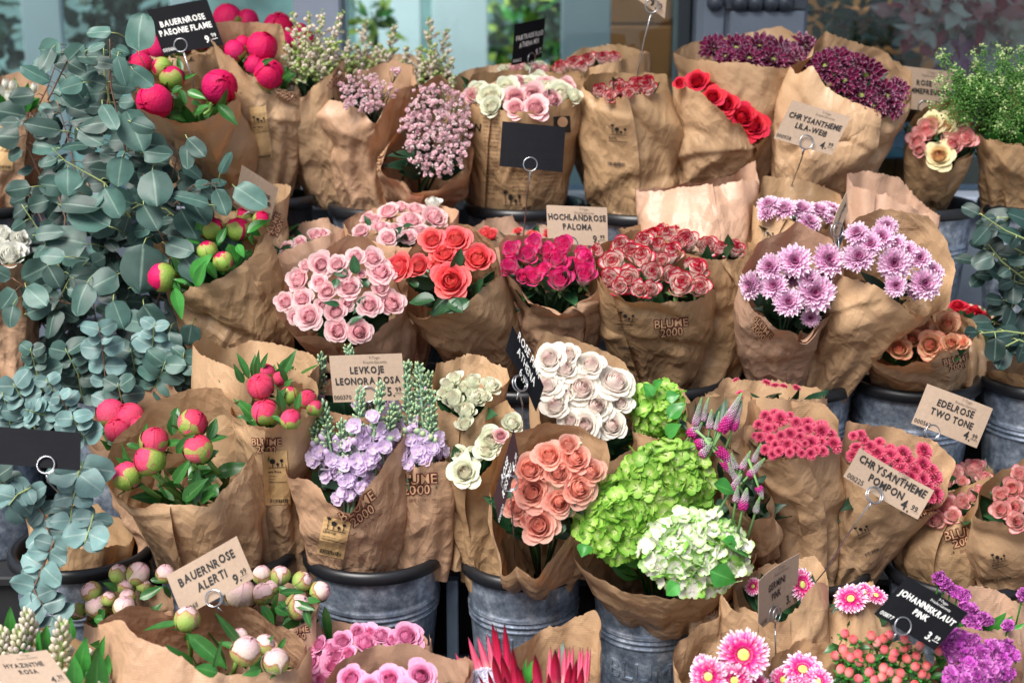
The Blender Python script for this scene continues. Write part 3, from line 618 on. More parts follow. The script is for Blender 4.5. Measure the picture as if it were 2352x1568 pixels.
# ------------------------------------------------------------------ bouquets
BOUQ = {}
def bouquet(name, label, spec, flowers=None, cat="bouquet", group=None, fill='rose_leaf', nfill=40):
    Bc = at(spec['bot'][0], spec['bot'][1], spec['Yb']); e = empty(name, Bc, label, cat, group); rng = np.random.default_rng(abs(hash_(label)) % 99991)
    o, bvh = make_wrap(e, spec, rng); spec['e'] = e; spec['bvh'] = bvh; spec['rng'] = rng
    cen, ext = spec['_rimc'], spec['_ext']; axis = nrm(cen - Bc); spec['_axis'] = axis
    ym = (spec['_b'][:, 1].mean() + spec['_f'][:, 1].mean()) / 2; hh = max(12, (spec['_f'][:, 1].mean() - spec['_b'][:, 1].mean()) / 2)
    spec['_ym'], spec['_hh'] = ym, hh; xm = spec['_b'][:, 0].mean(); spec['_xm'] = xm
    if flowers:
        for grp in flowers.split("|"):
            head, *items = grp.split(";"); hd = head.split(); kind = hd[0]; A = float(hd[1]) if len(hd) > 1 else .5; lift = float(hd[2]) if len(hd) > 2 else .012; rs = float(hd[3]) if len(hd) > 3 else 1.0
            for it in items:
                q = [float(z) for z in it.split()]
                if not q: continue
                put_flower(spec, kind, q, A, lift, rs)
    if nfill:
        mb = MB(); w = spec['_w']
        for i in range(nfill):
            t = rng.uniform(.07, .42); c = cen * (1 - t) + Bc * t; a = rng.uniform(0, 6.28); r = w * (.36 + .2 * t) * (1 - t) * math.sqrt(rng.random())
            p = c + VR * r * math.cos(a) + np.array((0, ext / w if w else 1, 0)) * r * math.sin(a) * .8
            d = nrm(axis * .6 + np.array((math.cos(a), math.sin(a), 0)) * .6 + rng.normal(size=3) * .3); leaf_into(mb, p - d * .02, d, rng.normal(size=3) + nrm(CAM - p) * 1.5, rng.uniform(.045, .08), rng.uniform(.022, .034), rng, 0, 2 if 'rose' in fill else 0)
        for i in range(7):
            a = rng.uniform(0, 6.28); r = w * .25 * math.sqrt(rng.random()); top = cen * .8 + Bc * .2 + np.array((r * math.cos(a), r * math.sin(a) * .7, 0)); v, f = tube([Bc, (Bc + top) / 2 + rng.normal(size=3) * .01, top], .003); mb.add(v, f, np.tile((.5, .5, 0, .3), (len(v), 1)))
        mb.obj("foliage", MATS[fill], e)
    BOUQ[label] = spec; return spec
def hash_(s):
    h = 7
    for c in s: h = (h * 31 + ord(c)) & 0xffffff
    return h
def depth_in(spec, x, y, lift=0.0, tmax=1.35):
    """a place at pixel x,y inside (or just over the lip of) this bouquet's opening"""
    b, f = spec['_b'], spec['_f']; xl, xr = b[:, 0].min(), b[:, 0].max(); xx = min(max(x, xl + 2), xr - 2); tol = (xr - xl) * .05 + 2
    nb = b[np.abs(b[:, 0] - xx) < tol]; nf = f[np.abs(f[:, 0] - xx) < tol]; yb = nb[:, 1].min() if len(nb) else b[:, 1].mean(); yf = nf[:, 1].max() if len(nf) else f[:, 1].mean()
    t = (y - yb) / max(8.0, yf - yb); t = min(max(t, .06), tmax); sx = (xx - xl) / (xr - xl) * 2 - 1; sn = math.sqrt(max(.08, 1 - sx * sx))
    return at(x, y, spec['Y'] + spec['_ext'] / 2 * sn * (1 - 2 * t) * .85 - lift * sn)
def put_flower(spec, kind, q, A=.5, lift=.012, rs=1.0):
    rng = spec['rng']; x, y, r = q[:3]; p = depth_in(spec, x, y, lift); cen = spec['_rimc']
    rad = p - cen; rad = rad - np.dot(rad, spec['_axis']) * spec['_axis']; k = np.linalg.norm(rad) / (spec['_w'] / 2 + .01)
    toc = nrm(CAM - p); n = spec['_axis'] * A + toc * (1 - A) + nrm(rad) * .42 * min(1.2, k) + rng.normal(size=3) * .10
    if KINDS[kind][0].startswith('peony'): n = np.array((0, -.28, .8)) + spec['_axis'] * .2 + nrm(rad) * .5 * min(1.2, k) + rng.normal(size=3) * .28
    if len(q) > 3:                # stated leaning in the picture: angle in degrees and how much it turns away
        a = math.radians(q[3]); tl = q[4] if len(q) > 4 else 1.0; tl *= 1.7 if KINDS[kind][0].startswith('peony') else 1; n = (VR * math.cos(a) + VU * math.sin(a)) * tl + toc * max(0.05, 1 - .6 * tl)
    return place_flower(kind, p, n, r * rs * (1.22 if KINDS[kind][0] in ('bud', 'half') else 1.14 if PARTNAME(kind) in ('rose', 'chrysanthemum') else 1) / ppm(p), spec['e'], rng)
def leaves(spec, mat, items, name="leaf_sprays", Y=None, shape=0, lift=.03, up=.55):
    """items 'x0,y0,x1,y1,w;...' leaf from base pixel to tip pixel, w pixels wide"""
    mb = MB(); rng = spec['rng']
    for it in items.split(";"):
        x0, y0, x1, y1, w = [float(z) for z in it.split(",")]
        p = depth_in(spec, x0, y0, lift) if Y is None else at(x0, y0, Y); q = at(x1, y1, p[1] + rng.uniform(-.02, .02)); k = ppm(p)
        leaf_into(mb, p, q - p, nrm(CAM - p) + np.array((0, 0, up)) + rng.normal(size=3) * .25, np.linalg.norm(q - p) * 1.05, w / k, rng, 0, shape, .35, .12)
    mb.obj(name, MATS[mat], spec['e'])
def stems(spec, items, mat="green_stem", name="stem"):
    for it in items.split(";"):
        x0, y0, x1, y1, w = [float(z) for z in it.split(",")]; p = depth_in(spec, x0, y0, .0); q = at(x1, y1, p[1] + .05); k = ppm(p)
        mid = (p + q) / 2 + np.array((0.003, 0, -.004)); v, f = tube([p, mid, q], w / 2 / k, 8); obj(name, v, f, MATS[mat], spec['e'])

# ------------------------------------------------------------------ price signs
card_kraft = plain("card_kraft", S(160, 139, 120), .75, noise=.06, scale=180); card_black = plain("card_black", S(17, 18, 23), .75, noise=.1, scale=30, spec=.15); card_wine = plain("card_wine", S(48, 22, 28), .5)
steel = plain("wire_steel", S(170, 172, 176), .3, metal=.9)
def sign(label, corners, Y, text, num=None, price=None, dark=False, ring=None, wire=None, dY=(0, 0), note=True, mat=None, size=.2, ringY=0.0, hand=False, tx=(0, 0)):
    """corners: TL TR BR(ignored) BL photo pixels; dY: extra depth of right edge, of lower edge"""
    c = P2(corners); TL, TR = at(*c[0], Y), at(*c[1], Y + dY[0]); BL = at(*c[3], Y + dY[1]); X = TR - TL; Z = TL - BL; Wd, Hd = np.linalg.norm(X), np.linalg.norm(Z)
    n = nrm(np.cross(X, Z)); n = n if np.dot(n, CAM - TL) > 0 else -n
    foot = at(*P2(wire)[-1], Y + .02) if wire else BL + X * .5 - np.array((0, 0, .12))
    e = empty("price_sign", foot, label, "price sign", "price signs on wire holders")
    rs = np.random.default_rng(hash_(label)); V = []; nx, ny = 9, 6; bow = rs.uniform(-.004, .004)
    for s in (0, .0009):
        for j in range(ny):
            for i in range(nx):
                u, v = i / (nx - 1), j / (ny - 1); V.append(BL + X * u + Z * v - n * s + n * (bow * (4 * u * (1 - u)) + .0012 * math.sin(5 * u + 3 * v)))
    F = grid_faces(nx, ny); k = nx * ny; F2 = [tuple(i + k for i in q[::-1]) for q in F]; E = [i for i in range(nx)] + [j * nx + nx - 1 for j in range(1, ny)] + [(ny - 1) * nx + i for i in range(nx - 2, -1, -1)] + [j * nx for j in range(ny - 2, 0, -1)]
    F3 = [(E[i], E[i] + k, E[(i + 1) % len(E)] + k, E[(i + 1) % len(E)]) for i in range(len(E))]
    card = obj("card", V, F + F2 + F3, mat or (card_black if dark else card_kraft), e, None, None, False)
    ink = ink_white if dark else ink_black; mb = MB(); rat = Hd / Wd
    def put(body, x, y, s, bold=.012, xs=.82, rot=0.0, jit=.05, m=0):
        """letters one by one, slightly unsteady as hand lettering is; x,y,s in card widths from the lower left"""
        lines = body.split("\n"); yy = y + (len(lines) - 1) * s * .5 * 1.12
        for ln in lines:
            ws = [(.3 if ch == ' ' else (text_mesh(ch, bold)[0][:, 0].max() - text_mesh(ch, bold)[0][:, 0].min() + .10)) for ch in ln]; tot = sum(ws); xx = -tot / 2
            for ch, wch in zip(ln, ws):
                if ch != ' ':
                    v, f = text_mesh(ch, bold); v = v - np.array(((v[:, 0].max() + v[:, 0].min()) / 2, .0)); a = rs.normal() * jit + rot; v = np.stack([v[:, 0] * math.cos(a) - v[:, 1] * math.sin(a), v[:, 0] * math.sin(a) + v[:, 1] * math.cos(a)], 1)
                    dy = .36 if ch == '\u00b7' else 0
                    v[:, 0] += xx + wch / 2; v = v * s; v[:, 0] *= xs; u = x + v[:, 0]; w = yy + v[:, 1] + rs.normal() * s * jit * .5
                    uv = u; vv = w / rat; bw = n * (.0012)
                    mb.add(BL + np.outer(uv, X) + np.outer(vv, Z) + bw + np.outer(bow * 4 * uv * (1 - uv) + .0012 * np.sin(5 * uv + 3 * vv), n), f, None, m)
                xx += wch
            yy -= s * 1.12
    if text: put(text, .5 + tx[0], rat * .55 + tx[1], size, .03 if not hand else .01, .80)
    if num: put(num, .135, rat * .10, .085, .004, .9, jit=.02)
    if price:
        a, b = price.split("."); put(a + ".", .80, rat * .17, .17, .02, .85); put(b, .905, rat * .23, .09, .01, .85)
        v = np.array([(.855, rat * .145), (.955, rat * .15), (.955, rat * .162), (.855, rat * .157)]); mb.add(BL + np.outer(v[:, 0], X) + np.outer(v[:, 1] / rat, Z) + n * .0022, [(0, 1, 2, 3)])
    if note: put("7-Tage-\nFrische-Garantie", .62, rat * .88, .055, -.004, .85, .08, .03, 1)
    if mb.n: mb.obj("lettering", (ink, ink_white if dark else ink_faint), card, False)
    if ring:
        rp = P2(ring)[0]; o = at(rp[0], rp[1], Y + ringY); lam = np.dot(BL - CAM, n) / np.dot(o - CAM, n); o = CAM + (o - CAM) * lam; rr = .0135; u = nrm(Z); o = o + n * .002
        m2 = MB()
        for s in (.0022, -.0045):
            v, f = torus(o + n * s, n, u, rr, .0012); m2.add(v, f)
        pts = [o - u * rr]
        if wire:
            for w in P2(wire): pts.append(at(w[0], w[1], Y + .012 * len(pts)))
            d = nrm(pts[-1] - pts[-2]); pts.append(pts[-1] + d * .05 + np.array((0, 0.09, -.06)))
        else: pts += [o - u * .06 + np.array((0, .008, -.01)), foot]
        v, f = tube(pts, .0013, 6); m2.add(v, f)
        v, f = tube([o - u * rr, o - u * (rr + .012) + nrm(X) * .004 - n * .003], .0012, 6); m2.add(v, f)
        m2.obj("wire_holder", steel, e)
    return e

# ------------------------------------------------------------------ buckets and rack
def zinc():
    m, n, l, b = newmat("galvanised_zinc"); tc = n.new("ShaderNodeTexCoord").outputs["Object"]
    a = nnoise(n, l, 26, 6, tc, .75); c = nnoise(n, l, 70, 3, tc, .6); d = nnoise(n, l, 9, 3, tc)
    col = nramp(n, l, a, [(.34, S(96, 108, 124)), (.5, S(150, 162, 177)), (.66, S(212, 219, 228))])
    col = nmix(n, l, .3, col, nramp(n, l, c, [(.35, S(72, 86, 104)), (.68, S(198, 208, 220))]), 'OVERLAY'); l.new(col, b.inputs["Base Color"])
    b.inputs["Metallic"].default_value = .6; l.new(nramp(n, l, d, [(.3, (.24, .24, .24, 1)), (.7, (.48, .48, .48, 1))]), b.inputs["Roughness"])
    bp = n.new("ShaderNodeBump"); bp.inputs["Strength"].default_value = .25; bp.inputs["Distance"].default_value = .002; l.new(a, bp.inputs["Height"]); l.new(bp.outputs[0], b.inputs["Normal"])
    return m
ZINC = zinc(); rubber = plain("black_plastic", S(26, 28, 32), .38, noise=.15, scale=40); dark_water = plain("dark_inside", S(14, 15, 17), .9)
RB = .127; BH = .36
def bucket(px, py, Y, label, hw=None, emboss=None, mat=None):
    c = at(px, py, Y); R = RB if hw is None else hw / ppm(c); base = c - np.array((0, 0, BH))
    e = empty("flower_bucket", base, label, "bucket", "flower buckets on the stepped rack")
    prof = [(R * .70, 0.0), (R * .72, .004)]
    for z in np.linspace(.02, BH - .018, 26): prof.append((R * (.72 + .28 * (z / BH) ** .95) - .003, z))
    for zc in (BH * .775, BH * .745, BH * .715):       # three rolled hoops
        rc = R * (.72 + .28 * (zc / BH) ** .95) - .003; prof += [(rc - .0004, zc - .0042), (rc + .0028, zc - .0016), (rc + .0028, zc + .0012), (rc - .0004, zc + .0036)]
    prof = sorted(prof, key=lambda q: q[1]); v, f = lathe(base, prof, 56); mb = MB(); mb.add(v, f); mb.obj("body", mat or ZINC, e)
    pr = [(R - .014, BH - .024), (R - .006, BH - .018), (R + .003, BH - .0165), (R + .0052, BH - .014), (R + .0055, BH - .003), (R + .003, BH + .005), (R - .004, BH + .007), (R - .011, BH + .002), (R - .014, BH - .03), (R - .02, BH - .10)]
    v, f = lathe(base, pr, 56); mb = MB(); mb.add(v, f); mb.obj("rim", rubber, e)
    v, f = lathe(base, [(0.0005, BH - .09), (R - .02, BH - .088)], 40); obj("water", v, f, dark_water, e)
    if emboss:
        ang0, zc, s = emboss; v2, f = text_mesh("BLUME\n2000", .0, 3, 1.0, .9); V = []
        for depth in (.0003, .0022):
            for x, y in v2:
                z = zc + y * s; r = R * (.72 + .28 * (z / BH) ** .95) - .003 + depth; a = ang0 + x * s / r; V.append(base + np.array((r * math.cos(a), r * math.sin(a), z)))
        k = len(v2); E = {}
        for q in f:
            for i in range(len(q)): E[(q[i], q[(i + 1) % len(q)])] = 1
        side = [(a, b, b + k, a + k) for (a, b) in E if (b, a) not in E]
        obj("embossed_lettering", V, [tuple(i + k for i in q) for q in f] + side, mat or ZINC, e, smooth=False)
    return e
# ------------------------------------------------------------------ setting: pavement, shop front, rack
gm, gn, gl, gb = newmat("pavement_stone"); tc = gn.new("ShaderNodeTexCoord").outputs["Object"]
br = gn.new("ShaderNodeTexBrick"); br.inputs["Scale"].default_value = 2.2; br.inputs["Color1"].default_value = S(150, 148, 144); br.inputs["Color2"].default_value = S(132, 131, 128); br.inputs["Mortar"].default_value = S(84, 82, 80); br.inputs["Mortar Size"].default_value = .012
gl.new(tc, br.inputs["Vector"]); gl.new(nmix(gn, gl, .3, br.outputs["Color"], nramp(gn, gl, nnoise(gn, gl, 9, 6, tc), [(.3, (.25, .25, .25, 1)), (.7, (.75, .75, .75, 1))]), 'OVERLAY'), gb.inputs["Base Color"]); gb.inputs["Roughness"].default_value = .8
tag(obj("pavement", [(-600, -600, 0), (600, -600, 0), (600, 600, 0), (-600, 600, 0)], [(0, 1, 2, 3)], gm, smooth=False), kind="structure")

blue_paint = plain("blue_grey_paint", S(112, 124, 140), .45, noise=.08, scale=12, bump=.1); pale_paint = plain("pale_blue_paint", S(176, 188, 206), .5, noise=.04); dark_frame = plain("dark_frame_paint", S(52, 62, 70), .4)
iron = plain("dark_ornament", S(62, 70, 82), .35, noise=.2); wall_teal = plain("interior_teal", S(108, 140, 142), .8, noise=.55, scale=4); wall_dark = plain("interior_dark", S(54, 58, 56), .8, noise=.5, scale=4)
wood = plain("interior_wood", S(168, 112, 66), .5, noise=.2, scale=4); floor_m = plain("interior_floor", S(90, 96, 96), .6); pale_panel = plain("pale_panel", S(220, 238, 246), .6, noise=.06, scale=5)
def glass_mat():
    m = bpy.data.materials.new("window_glass"); m.use_nodes = True; n, l = m.node_tree.nodes, m.node_tree.links; out = n["Material Output"]; n.remove(n["Principled BSDF"])
    t = n.new("ShaderNodeBsdfTransparent"); t.inputs[0].default_value = (.86, .95, .94, 1); g = n.new("ShaderNodeBsdfGlossy"); g.inputs["Roughness"].default_value = .02; g.inputs[0].default_value = (.9, .97, 1, 1)
    fr = n.new("ShaderNodeFresnel"); fr.inputs[0].default_value = 1.38; ad = n.new("ShaderNodeMath"); ad.inputs[1].default_value = .005; l.new(fr.outputs[0], ad.inputs[0])
    mx = n.new("ShaderNodeMixShader"); l.new(ad.outputs[0], mx.inputs[0]); l.new(t.outputs[0], mx.inputs[1]); l.new(g.outputs[0], mx.inputs[2]); l.new(mx.outputs[0], out.inputs[0]); return m
GLASS = glass_mat(); FY = 3.48
def xs_at(px, Y): return at(px, 300, Y)[0]
shop = empty("flower_shop", (0, FY, 0), "flower shop front of blue-grey painted frames and tall glass behind all the buckets", "shop building")
def pbox(name, x0, x1, z0, z1, y0, y1, mat, parent, bev=.004):
    v, f = box(((x0 + x1) / 2, (y0 + y1) / 2, (z0 + z1) / 2), (x1 - x0, y1 - y0, z1 - z0), bev); return obj(name, v, f, mat, parent, smooth=False)
X = lambda px: xs_at(px, FY)
ZS = 1.06
pbox("stall_riser", -4.2, X(1548), .005, ZS, FY - .02, FY + .14, blue_paint, shop); pbox("stall_riser", X(1836), 4.2, .005, ZS, FY - .02, FY + .14, blue_paint, shop)
pbox("window_sill", -4.2, X(1546), ZS + .003, ZS + .035, FY - .06, FY + .15, pale_paint, shop); pbox("window_sill", X(1838), 4.2, ZS + .003, ZS + .035, FY - .06, FY + .15, pale_paint, shop)
pbox("frame_post", X(690), X(797), ZS + .04, 3.0, FY - .05, FY + .10, pale_paint, shop, .006)
pbox("frame_post", X(1549), X(1579), .01, 3.0, FY - .01, FY + .10, dark_frame, shop); pbox("frame_post", X(1830), X(1836), .01, 3.0, FY + .01, FY + .10, dark_frame, shop)
pbox("lintel", -4.2, 4.2, 3.003, 3.5, FY - .03, FY + .16, blue_paint, shop)
pil = pbox("pilaster", X(1582), X(1826), .01, 3.0, FY - .09, FY + .12, blue_paint, shop, .012); pbox("pilaster_panel", X(1592), X(1640), .3, 2.9, FY - .105, FY - .093, blue_paint, pil, .004)
pbox("pilaster_panel", X(1652), X(1816), .3, at(1700, 26, FY - .1)[2], FY - .108, FY - .093, blue_paint, pil, .005)
for k, px in enumerate((1648, 1704, 1739, 1776, 1807)):
    c = at(px - 4, 6, FY - .11); v, f, t = ellipsoid(c, (0, 1, 0), .021, .02, 14, 10); b = obj("ornament_bead", v, f, iron, pil)
pbox("ornament_band", X(1640), X(1820), at(1700, 22, FY - .1)[2], at(1700, -40, FY - .1)[2], FY - .103, FY - .094, iron, pil, .003)
v = [(-4.2, FY + .05, 2.98), (4.2, FY + .05, 2.98), (4.2, 2.58, 2.72), (-4.2, 2.58, 2.72), (4.2, 2.58, 2.57), (-4.2, 2.58, 2.57)]
shade_awn = obj("unseen_shade_awning", v, [(0, 1, 2, 3), (3, 2, 4, 5)], plain("shade_awning_cloth", S(70, 82, 92), .9), shop, smooth=False)  # added out of view, only to shade the top row
for a, b in ((-900, 688), (799, 1547), (1838, 3100)):
    w = pbox("window_pane", X(a), X(b), ZS + .037, 3.0, FY + .04, FY + .048, GLASS, shop, 0)
pbox("interior_wall", -5.5, X(1700), .02, 2.6, 6.2, 6.3, wall_teal, shop); pbox("interior_wall", X(1703), 5.5, .02, 2.6, 5.2, 5.3, wall_dark, shop)
pbox("interior_floor", -5.5, 5.5, .012, .03, FY + .2, 6.15, floor_m, shop)
def pxbox(name, x0, y0, x1, y1, Y, dep, mat, parent, bev=.004):
    a, b = at(x0, y1, Y), at(x1, y0, Y); return pbox(name, a[0], b[0], a[2], b[2], Y, Y + dep, mat, parent, bev)
def down_to_floor(name, x0, x1, y0, Y, dep, mat, label, cat, group=None):
    a, b = at(x0, y0, Y), at(x1, y0, Y); v, f = box(((a[0] + b[0]) / 2, Y + dep / 2, (a[2] + .03) / 2), (b[0] - a[0], dep, a[2] - .03), .004); o = obj(name, v, f, mat, smooth=False); tag(o, label, cat, group); return o
down_to_floor("screen_or_reflection", 40, 132, -60, 4.6, .03, pale_panel, "pale blue screen standing inside the shop window at the far left", "screen", "pale screens inside the shop")
down_to_floor("screen_or_reflection", 385, 440, -60, 4.7, .03, pale_panel, "narrow pale screen inside the window behind the black peony sign", "screen", "pale screens inside the shop")
down_to_floor("screen_or_reflection", 990, 1120, -60, 5.2, .03, pale_panel, "wide pale panel standing in for the bright reflection behind the feathery cream plumes", "screen", "pale screens inside the shop")  # pale colour stands for a bright reflection in the glass
down_to_floor("screen_or_reflection", 815, 965, -60, 5.5, .03, pale_panel, "pale panel standing in for the bright reflection right of the pale frame post", "screen", "pale screens inside the shop")  # added panel, imitates the bluish reflection on this pane
down_to_floor("screen_or_reflection", 1290, 1405, -60, 4.4, .03, pale_panel, "pale panel inside the window beside the wooden cabinet", "screen", "pale screens inside the shop")
cab = empty("wooden_cabinet", at(1470, 200, 4.7) * np.array((1, 1, 0)) + np.array((0, 0, .03)), "warm brown wooden cabinet with drawers glimpsed through the shop glass", "cabinet")
pxbox("carcass", 1372, -80, 1548, 1200, 4.70, .3, wood, cab)
for y in (-60, 60, 180): pxbox("drawer", 1380, y, 1543, y + 115, 4.675, .02, wood, cab)
def bush(name, label, cx, cy, rx, ry, Y, n, mats, r0, r1, seed, cat="plant", stemto=None, shape=0):
    rs = np.random.default_rng(seed); mb = MB(); c = at(cx, cy, Y); k = ppm(c); e = empty(name, c - np.array((0, 0, ry / k + .25)), label, cat)
    for i in range(n):
        d = rs.normal(size=3); d /= np.linalg.norm(d); d *= rs.random() ** .4; p = c + d * np.array((rx / k, rx / k * .6, ry / k)); leaf_into(mb, p, d + rs.normal(size=3) * .6, rs.normal(size=3) + np.array((0, -.8, .8)), rs.uniform(r0, r1), rs.uniform(r0, r1) * .45, rs, int(rs.integers(len(mats))), shape)
    mb.obj("foliage", tuple(MATS[m] if isinstance(m, str) else m for m in mats), e); mb = MB()
    v, f = tube([c - np.array((0, 0, ry / k + .25)), c], .012, 7); mb.add(v, f); mb.obj("stem", MATS["dark_stem"], e); return e
lime_leaf = leaf_mat("lime_leaf", S(150, 176, 70), S(190, 200, 110)); blush_tuft = leaf_mat("dried_blush", S(240, 176, 184), S(240, 200, 200), vary=.1, trans=.5); cream_tuft = leaf_mat("dried_cream", S(250, 246, 240), S(250, 240, 230), vary=.05, trans=.5); berry_tuft = leaf_mat("dried_berry", S(170, 50, 84), S(190, 90, 110)); violet_glaze = plain("violet_glaze", S(148, 74, 128), .25)
bush("potted_plant", "large leafy green plant inside the shop behind the black rose sign", 1215, 90, 90, 100, 5.6, 200, ("bright_leaf", "dark_leaf", lime_leaf), .06, .11, 3)
bush("potted_plant", "dark bushy plant inside the shop beside the wooden cabinet", 1330, 60, 60, 90, 4.9, 160, ("dark_leaf", "bright_leaf"), .05, .10, 4)
bush("potted_plant", "small yellow-green plant inside the shop near the top of the glass", 860, 40, 40, 60, 4.8, 30, (lime_leaf, "bright_leaf"), .04, .09, 5)
bush("potted_plant", "tall thin-leaved green plant inside the window at the far left", 250, 60, 110, 110, 5.0, 120, ("dark_leaf", "gum_leaf", "dark_gum_leaf"), .05, .13, 6)
bush("potted_plant", "trailing green plant inside the window at the left end", -30, 90, 50, 120, 4.8, 80, ("dark_leaf", "gum_leaf"), .05, .12, 8)
bush("dark_plant", "dense dark green plant inside the window right of the blue pilaster", 1960, 70, 130, 150, 4.1, 260, ("dark_leaf", "dark_gum_leaf", "gum_leaf"), .03, .07, 9)
sh = empty("amber_shelf", (xs_at(1960, 4.7), 4.7, .03), "amber wooden shelf unit behind the dark plant inside the right window", "shelf unit")
for y in (20, 110, 200): pxbox("shelf_board", 1850, y, 2120, y + 16, 4.7, .25, wood, sh)
for x in (1845, 2122): pxbox("side_panel", x, -80, x + 14, 900, 4.7, .25, wood, sh)
pxbox("back_board", 1862, -80, 2119, 900, 4.96, .02, plain("amber_board", S(150, 112, 60), .6, noise=.3, scale=5), sh)
bush("dried_arrangement", "dried arrangement of blush and cream tufts inside the right window", 2170, 20, 120, 110, 3.95, 260, (blush_tuft, cream_tuft, berry_tuft, cream_tuft), .04, .10, 10, "arrangement")
bush("dried_arrangement", "feathery pale pampas tufts inside the window at the right end", 2320, 90, 70, 100, 3.95, 160, (cream_tuft, cream_tuft, blush_tuft), .05, .13, 11, "arrangement")
c = at(2195, 175, 3.95); v, f = lathe(c - np.array((0, 0, .16)), [(.001, 0), (.06, .005), (.085, .08), (.08, .15), (.05, .2), (.042, .24), (.05, .26)], 32); vz = obj("vase", v, f, violet_glaze); tag(vz, "violet glazed vase under the dried tufts inside the window", "vase")
tb = empty("display_table", (xs_at(2150, 4.0), 4.0, .03), "pale display table with dried flowers inside the right window", "table"); zt = at(2195, 175, 3.95)[2] - .165
pbox("table_top", xs_at(1860, 4.0), xs_at(2560, 4.0), zt - .03, zt, 3.72, 4.3, plain("table_blue", S(112, 150, 176), .5), tb)
for x in (1880, 2530):
    for y in (3.76, 4.24): pbox("leg", xs_at(x, 4.0) - .02, xs_at(x, 4.0) + .02, .03, zt - .032, y - .02, y + .02, dark_frame, tb)

# rows of the rack: rim pixel line and distance of each row
ROWS = {1: (468, 3.05), 2: (866, 2.73), 3: (1258, 2.42), 4: (1640, 2.10)}
rz = {k: at(1176, y, Y)[2] for k, (y, Y) in ROWS.items()}
rack_m = plain("rack_metal", S(84, 98, 114), .4, metal=.4, noise=.15); board_m = plain("rack_board", S(24, 25, 28), .7, noise=.2)  # boards near-black to deepen the shade in the gaps
rack = empty("display_rack", (0, 2.6, 0), "stepped metal display rack carrying the rows of flower buckets", "rack")
for k in (1, 2, 3, 4):
    z = rz[k] - BH; Y = ROWS[k][1]
    if z > .06: pbox("shelf", -2.0, 2.0, z - .022, z - .001, Y - .16, Y + .16, board_m, rack)
    if z > .06 and k > 1: pbox("gap_shade_panel", -2.0, 2.0, z, rz[k - 1] - BH - .024, Y + .165, Y + .175, board_m, rack)  # added dark sheet, stands for the deep shade between rows
    for px in (-300, 338, 1038, 1760, 2420):
        x = at(px, ROWS[k][0], Y)[0] + (0.0); pbox("post", x - .011, x + .011, .005, max(.03, rz[k] - (.06 if k == 3 else .2)), Y - .012, Y + .012, rack_m, rack, .002)
    for sgn in (-1,): pbox("rail", -1.98, 1.98, max(.02, z + .055), max(.02, z + .055) + .016, Y + .135, Y + .15, rack_m, rack, .002)
tag(obj("plinth", *box((0, 2.05, rz[4] - BH - .03), (4.2, .6, .05), .004), board_m, smooth=False), "low dark plinth under the nearest row of buckets", "plinth") if rz[4] - BH > .05 else None
# buckets
B1, Y1 = ROWS[1]; B2, Y2 = ROWS[2]; B3, Y3 = ROWS[3]
black_bucket = plain("black_bucket", S(30, 32, 37), .4, noise=.1)
bucket(-45, B1, Y1, "zinc bucket at the left edge holding white tulips")
bucket(645, 452, Y1 - .02, "black plastic pot under the magenta peonies on the top row", 76, mat=black_bucket)
bucket(893, B1, Y1, "zinc bucket under the pale pink baby's breath on the top row")
bucket(1204, B1, Y1, "zinc bucket under the printed wrap of cream and blush roses")
bucket(1478, B1 + 12, Y1 - .03, "zinc bucket behind the kraft PALOMA sign on the top row")
bucket(1790, B1, Y1, "zinc bucket under the burgundy chrysanthemums on the top row")
bucket(2100, B1, Y1, "zinc bucket under the red and cream roses of the top row"); bucket(2390, B1, Y1, "zinc bucket under the green field cress at the right edge")
bucket(-45, B2, Y2, "zinc bucket at the left edge under white roses in the middle row"); bucket(275, B2, Y2, "zinc bucket hidden under the hanging eucalyptus in the middle row")
bucket(590, B2, Y2, "zinc bucket under the green peony buds of the middle row"); bucket(890, B2, Y2, "zinc bucket under the pale pink spray roses"); bucket(1195, B2, Y2, "zinc bucket under the coral and hot pink roses")
bucket(1522, B2 - 4, Y2, "zinc bucket under the white roses edged with red"); bucket(1815, B2, Y2, "zinc bucket under the lilac chrysanthemums"); bucket(2097, B2, Y2, "zinc bucket behind the kraft EDELROSE sign"); bucket(2400, B2, Y2, "zinc bucket at the right edge of the middle row")
bucket(190, B3 - 4, Y3, "zinc bucket under the silver eucalyptus at the lower left"); bucket(520, B3, Y3, "zinc bucket under the coral peony buds"); bucket(861, B3, Y3, "zinc bucket with pinkish sheen under the lilac stocks")
bucket(1203, B3 + 22, Y3 - .01, "zinc bucket under the salmon roses with raised lettering", 138, emboss=(-1.62, .20, .052)); bucket(1490, B3 + 62, Y3 - .03, "dark zinc bucket under the green hydrangeas with raised lettering", 132, emboss=(-1.68, .185, .05))
bucket(1850, B3 + 40, Y3, "zinc bucket under the raspberry pompon chrysanthemums", 140); bucket(2200, B3 + 40, Y3, "zinc bucket under the two-tone roses at the right", 160)
for i, (px, t) in enumerate(((130, "hyacinths"), (470, "blush peony buds"), (880, "pink roses"), (1250, "red proteas"), (1680, "pink gerberas"), (2060, "coral berries"), (2400, "violet statice"))):
    bucket(px, B3 + 382, 2.10, "zinc bucket of the nearest row holding the " + t, 150)
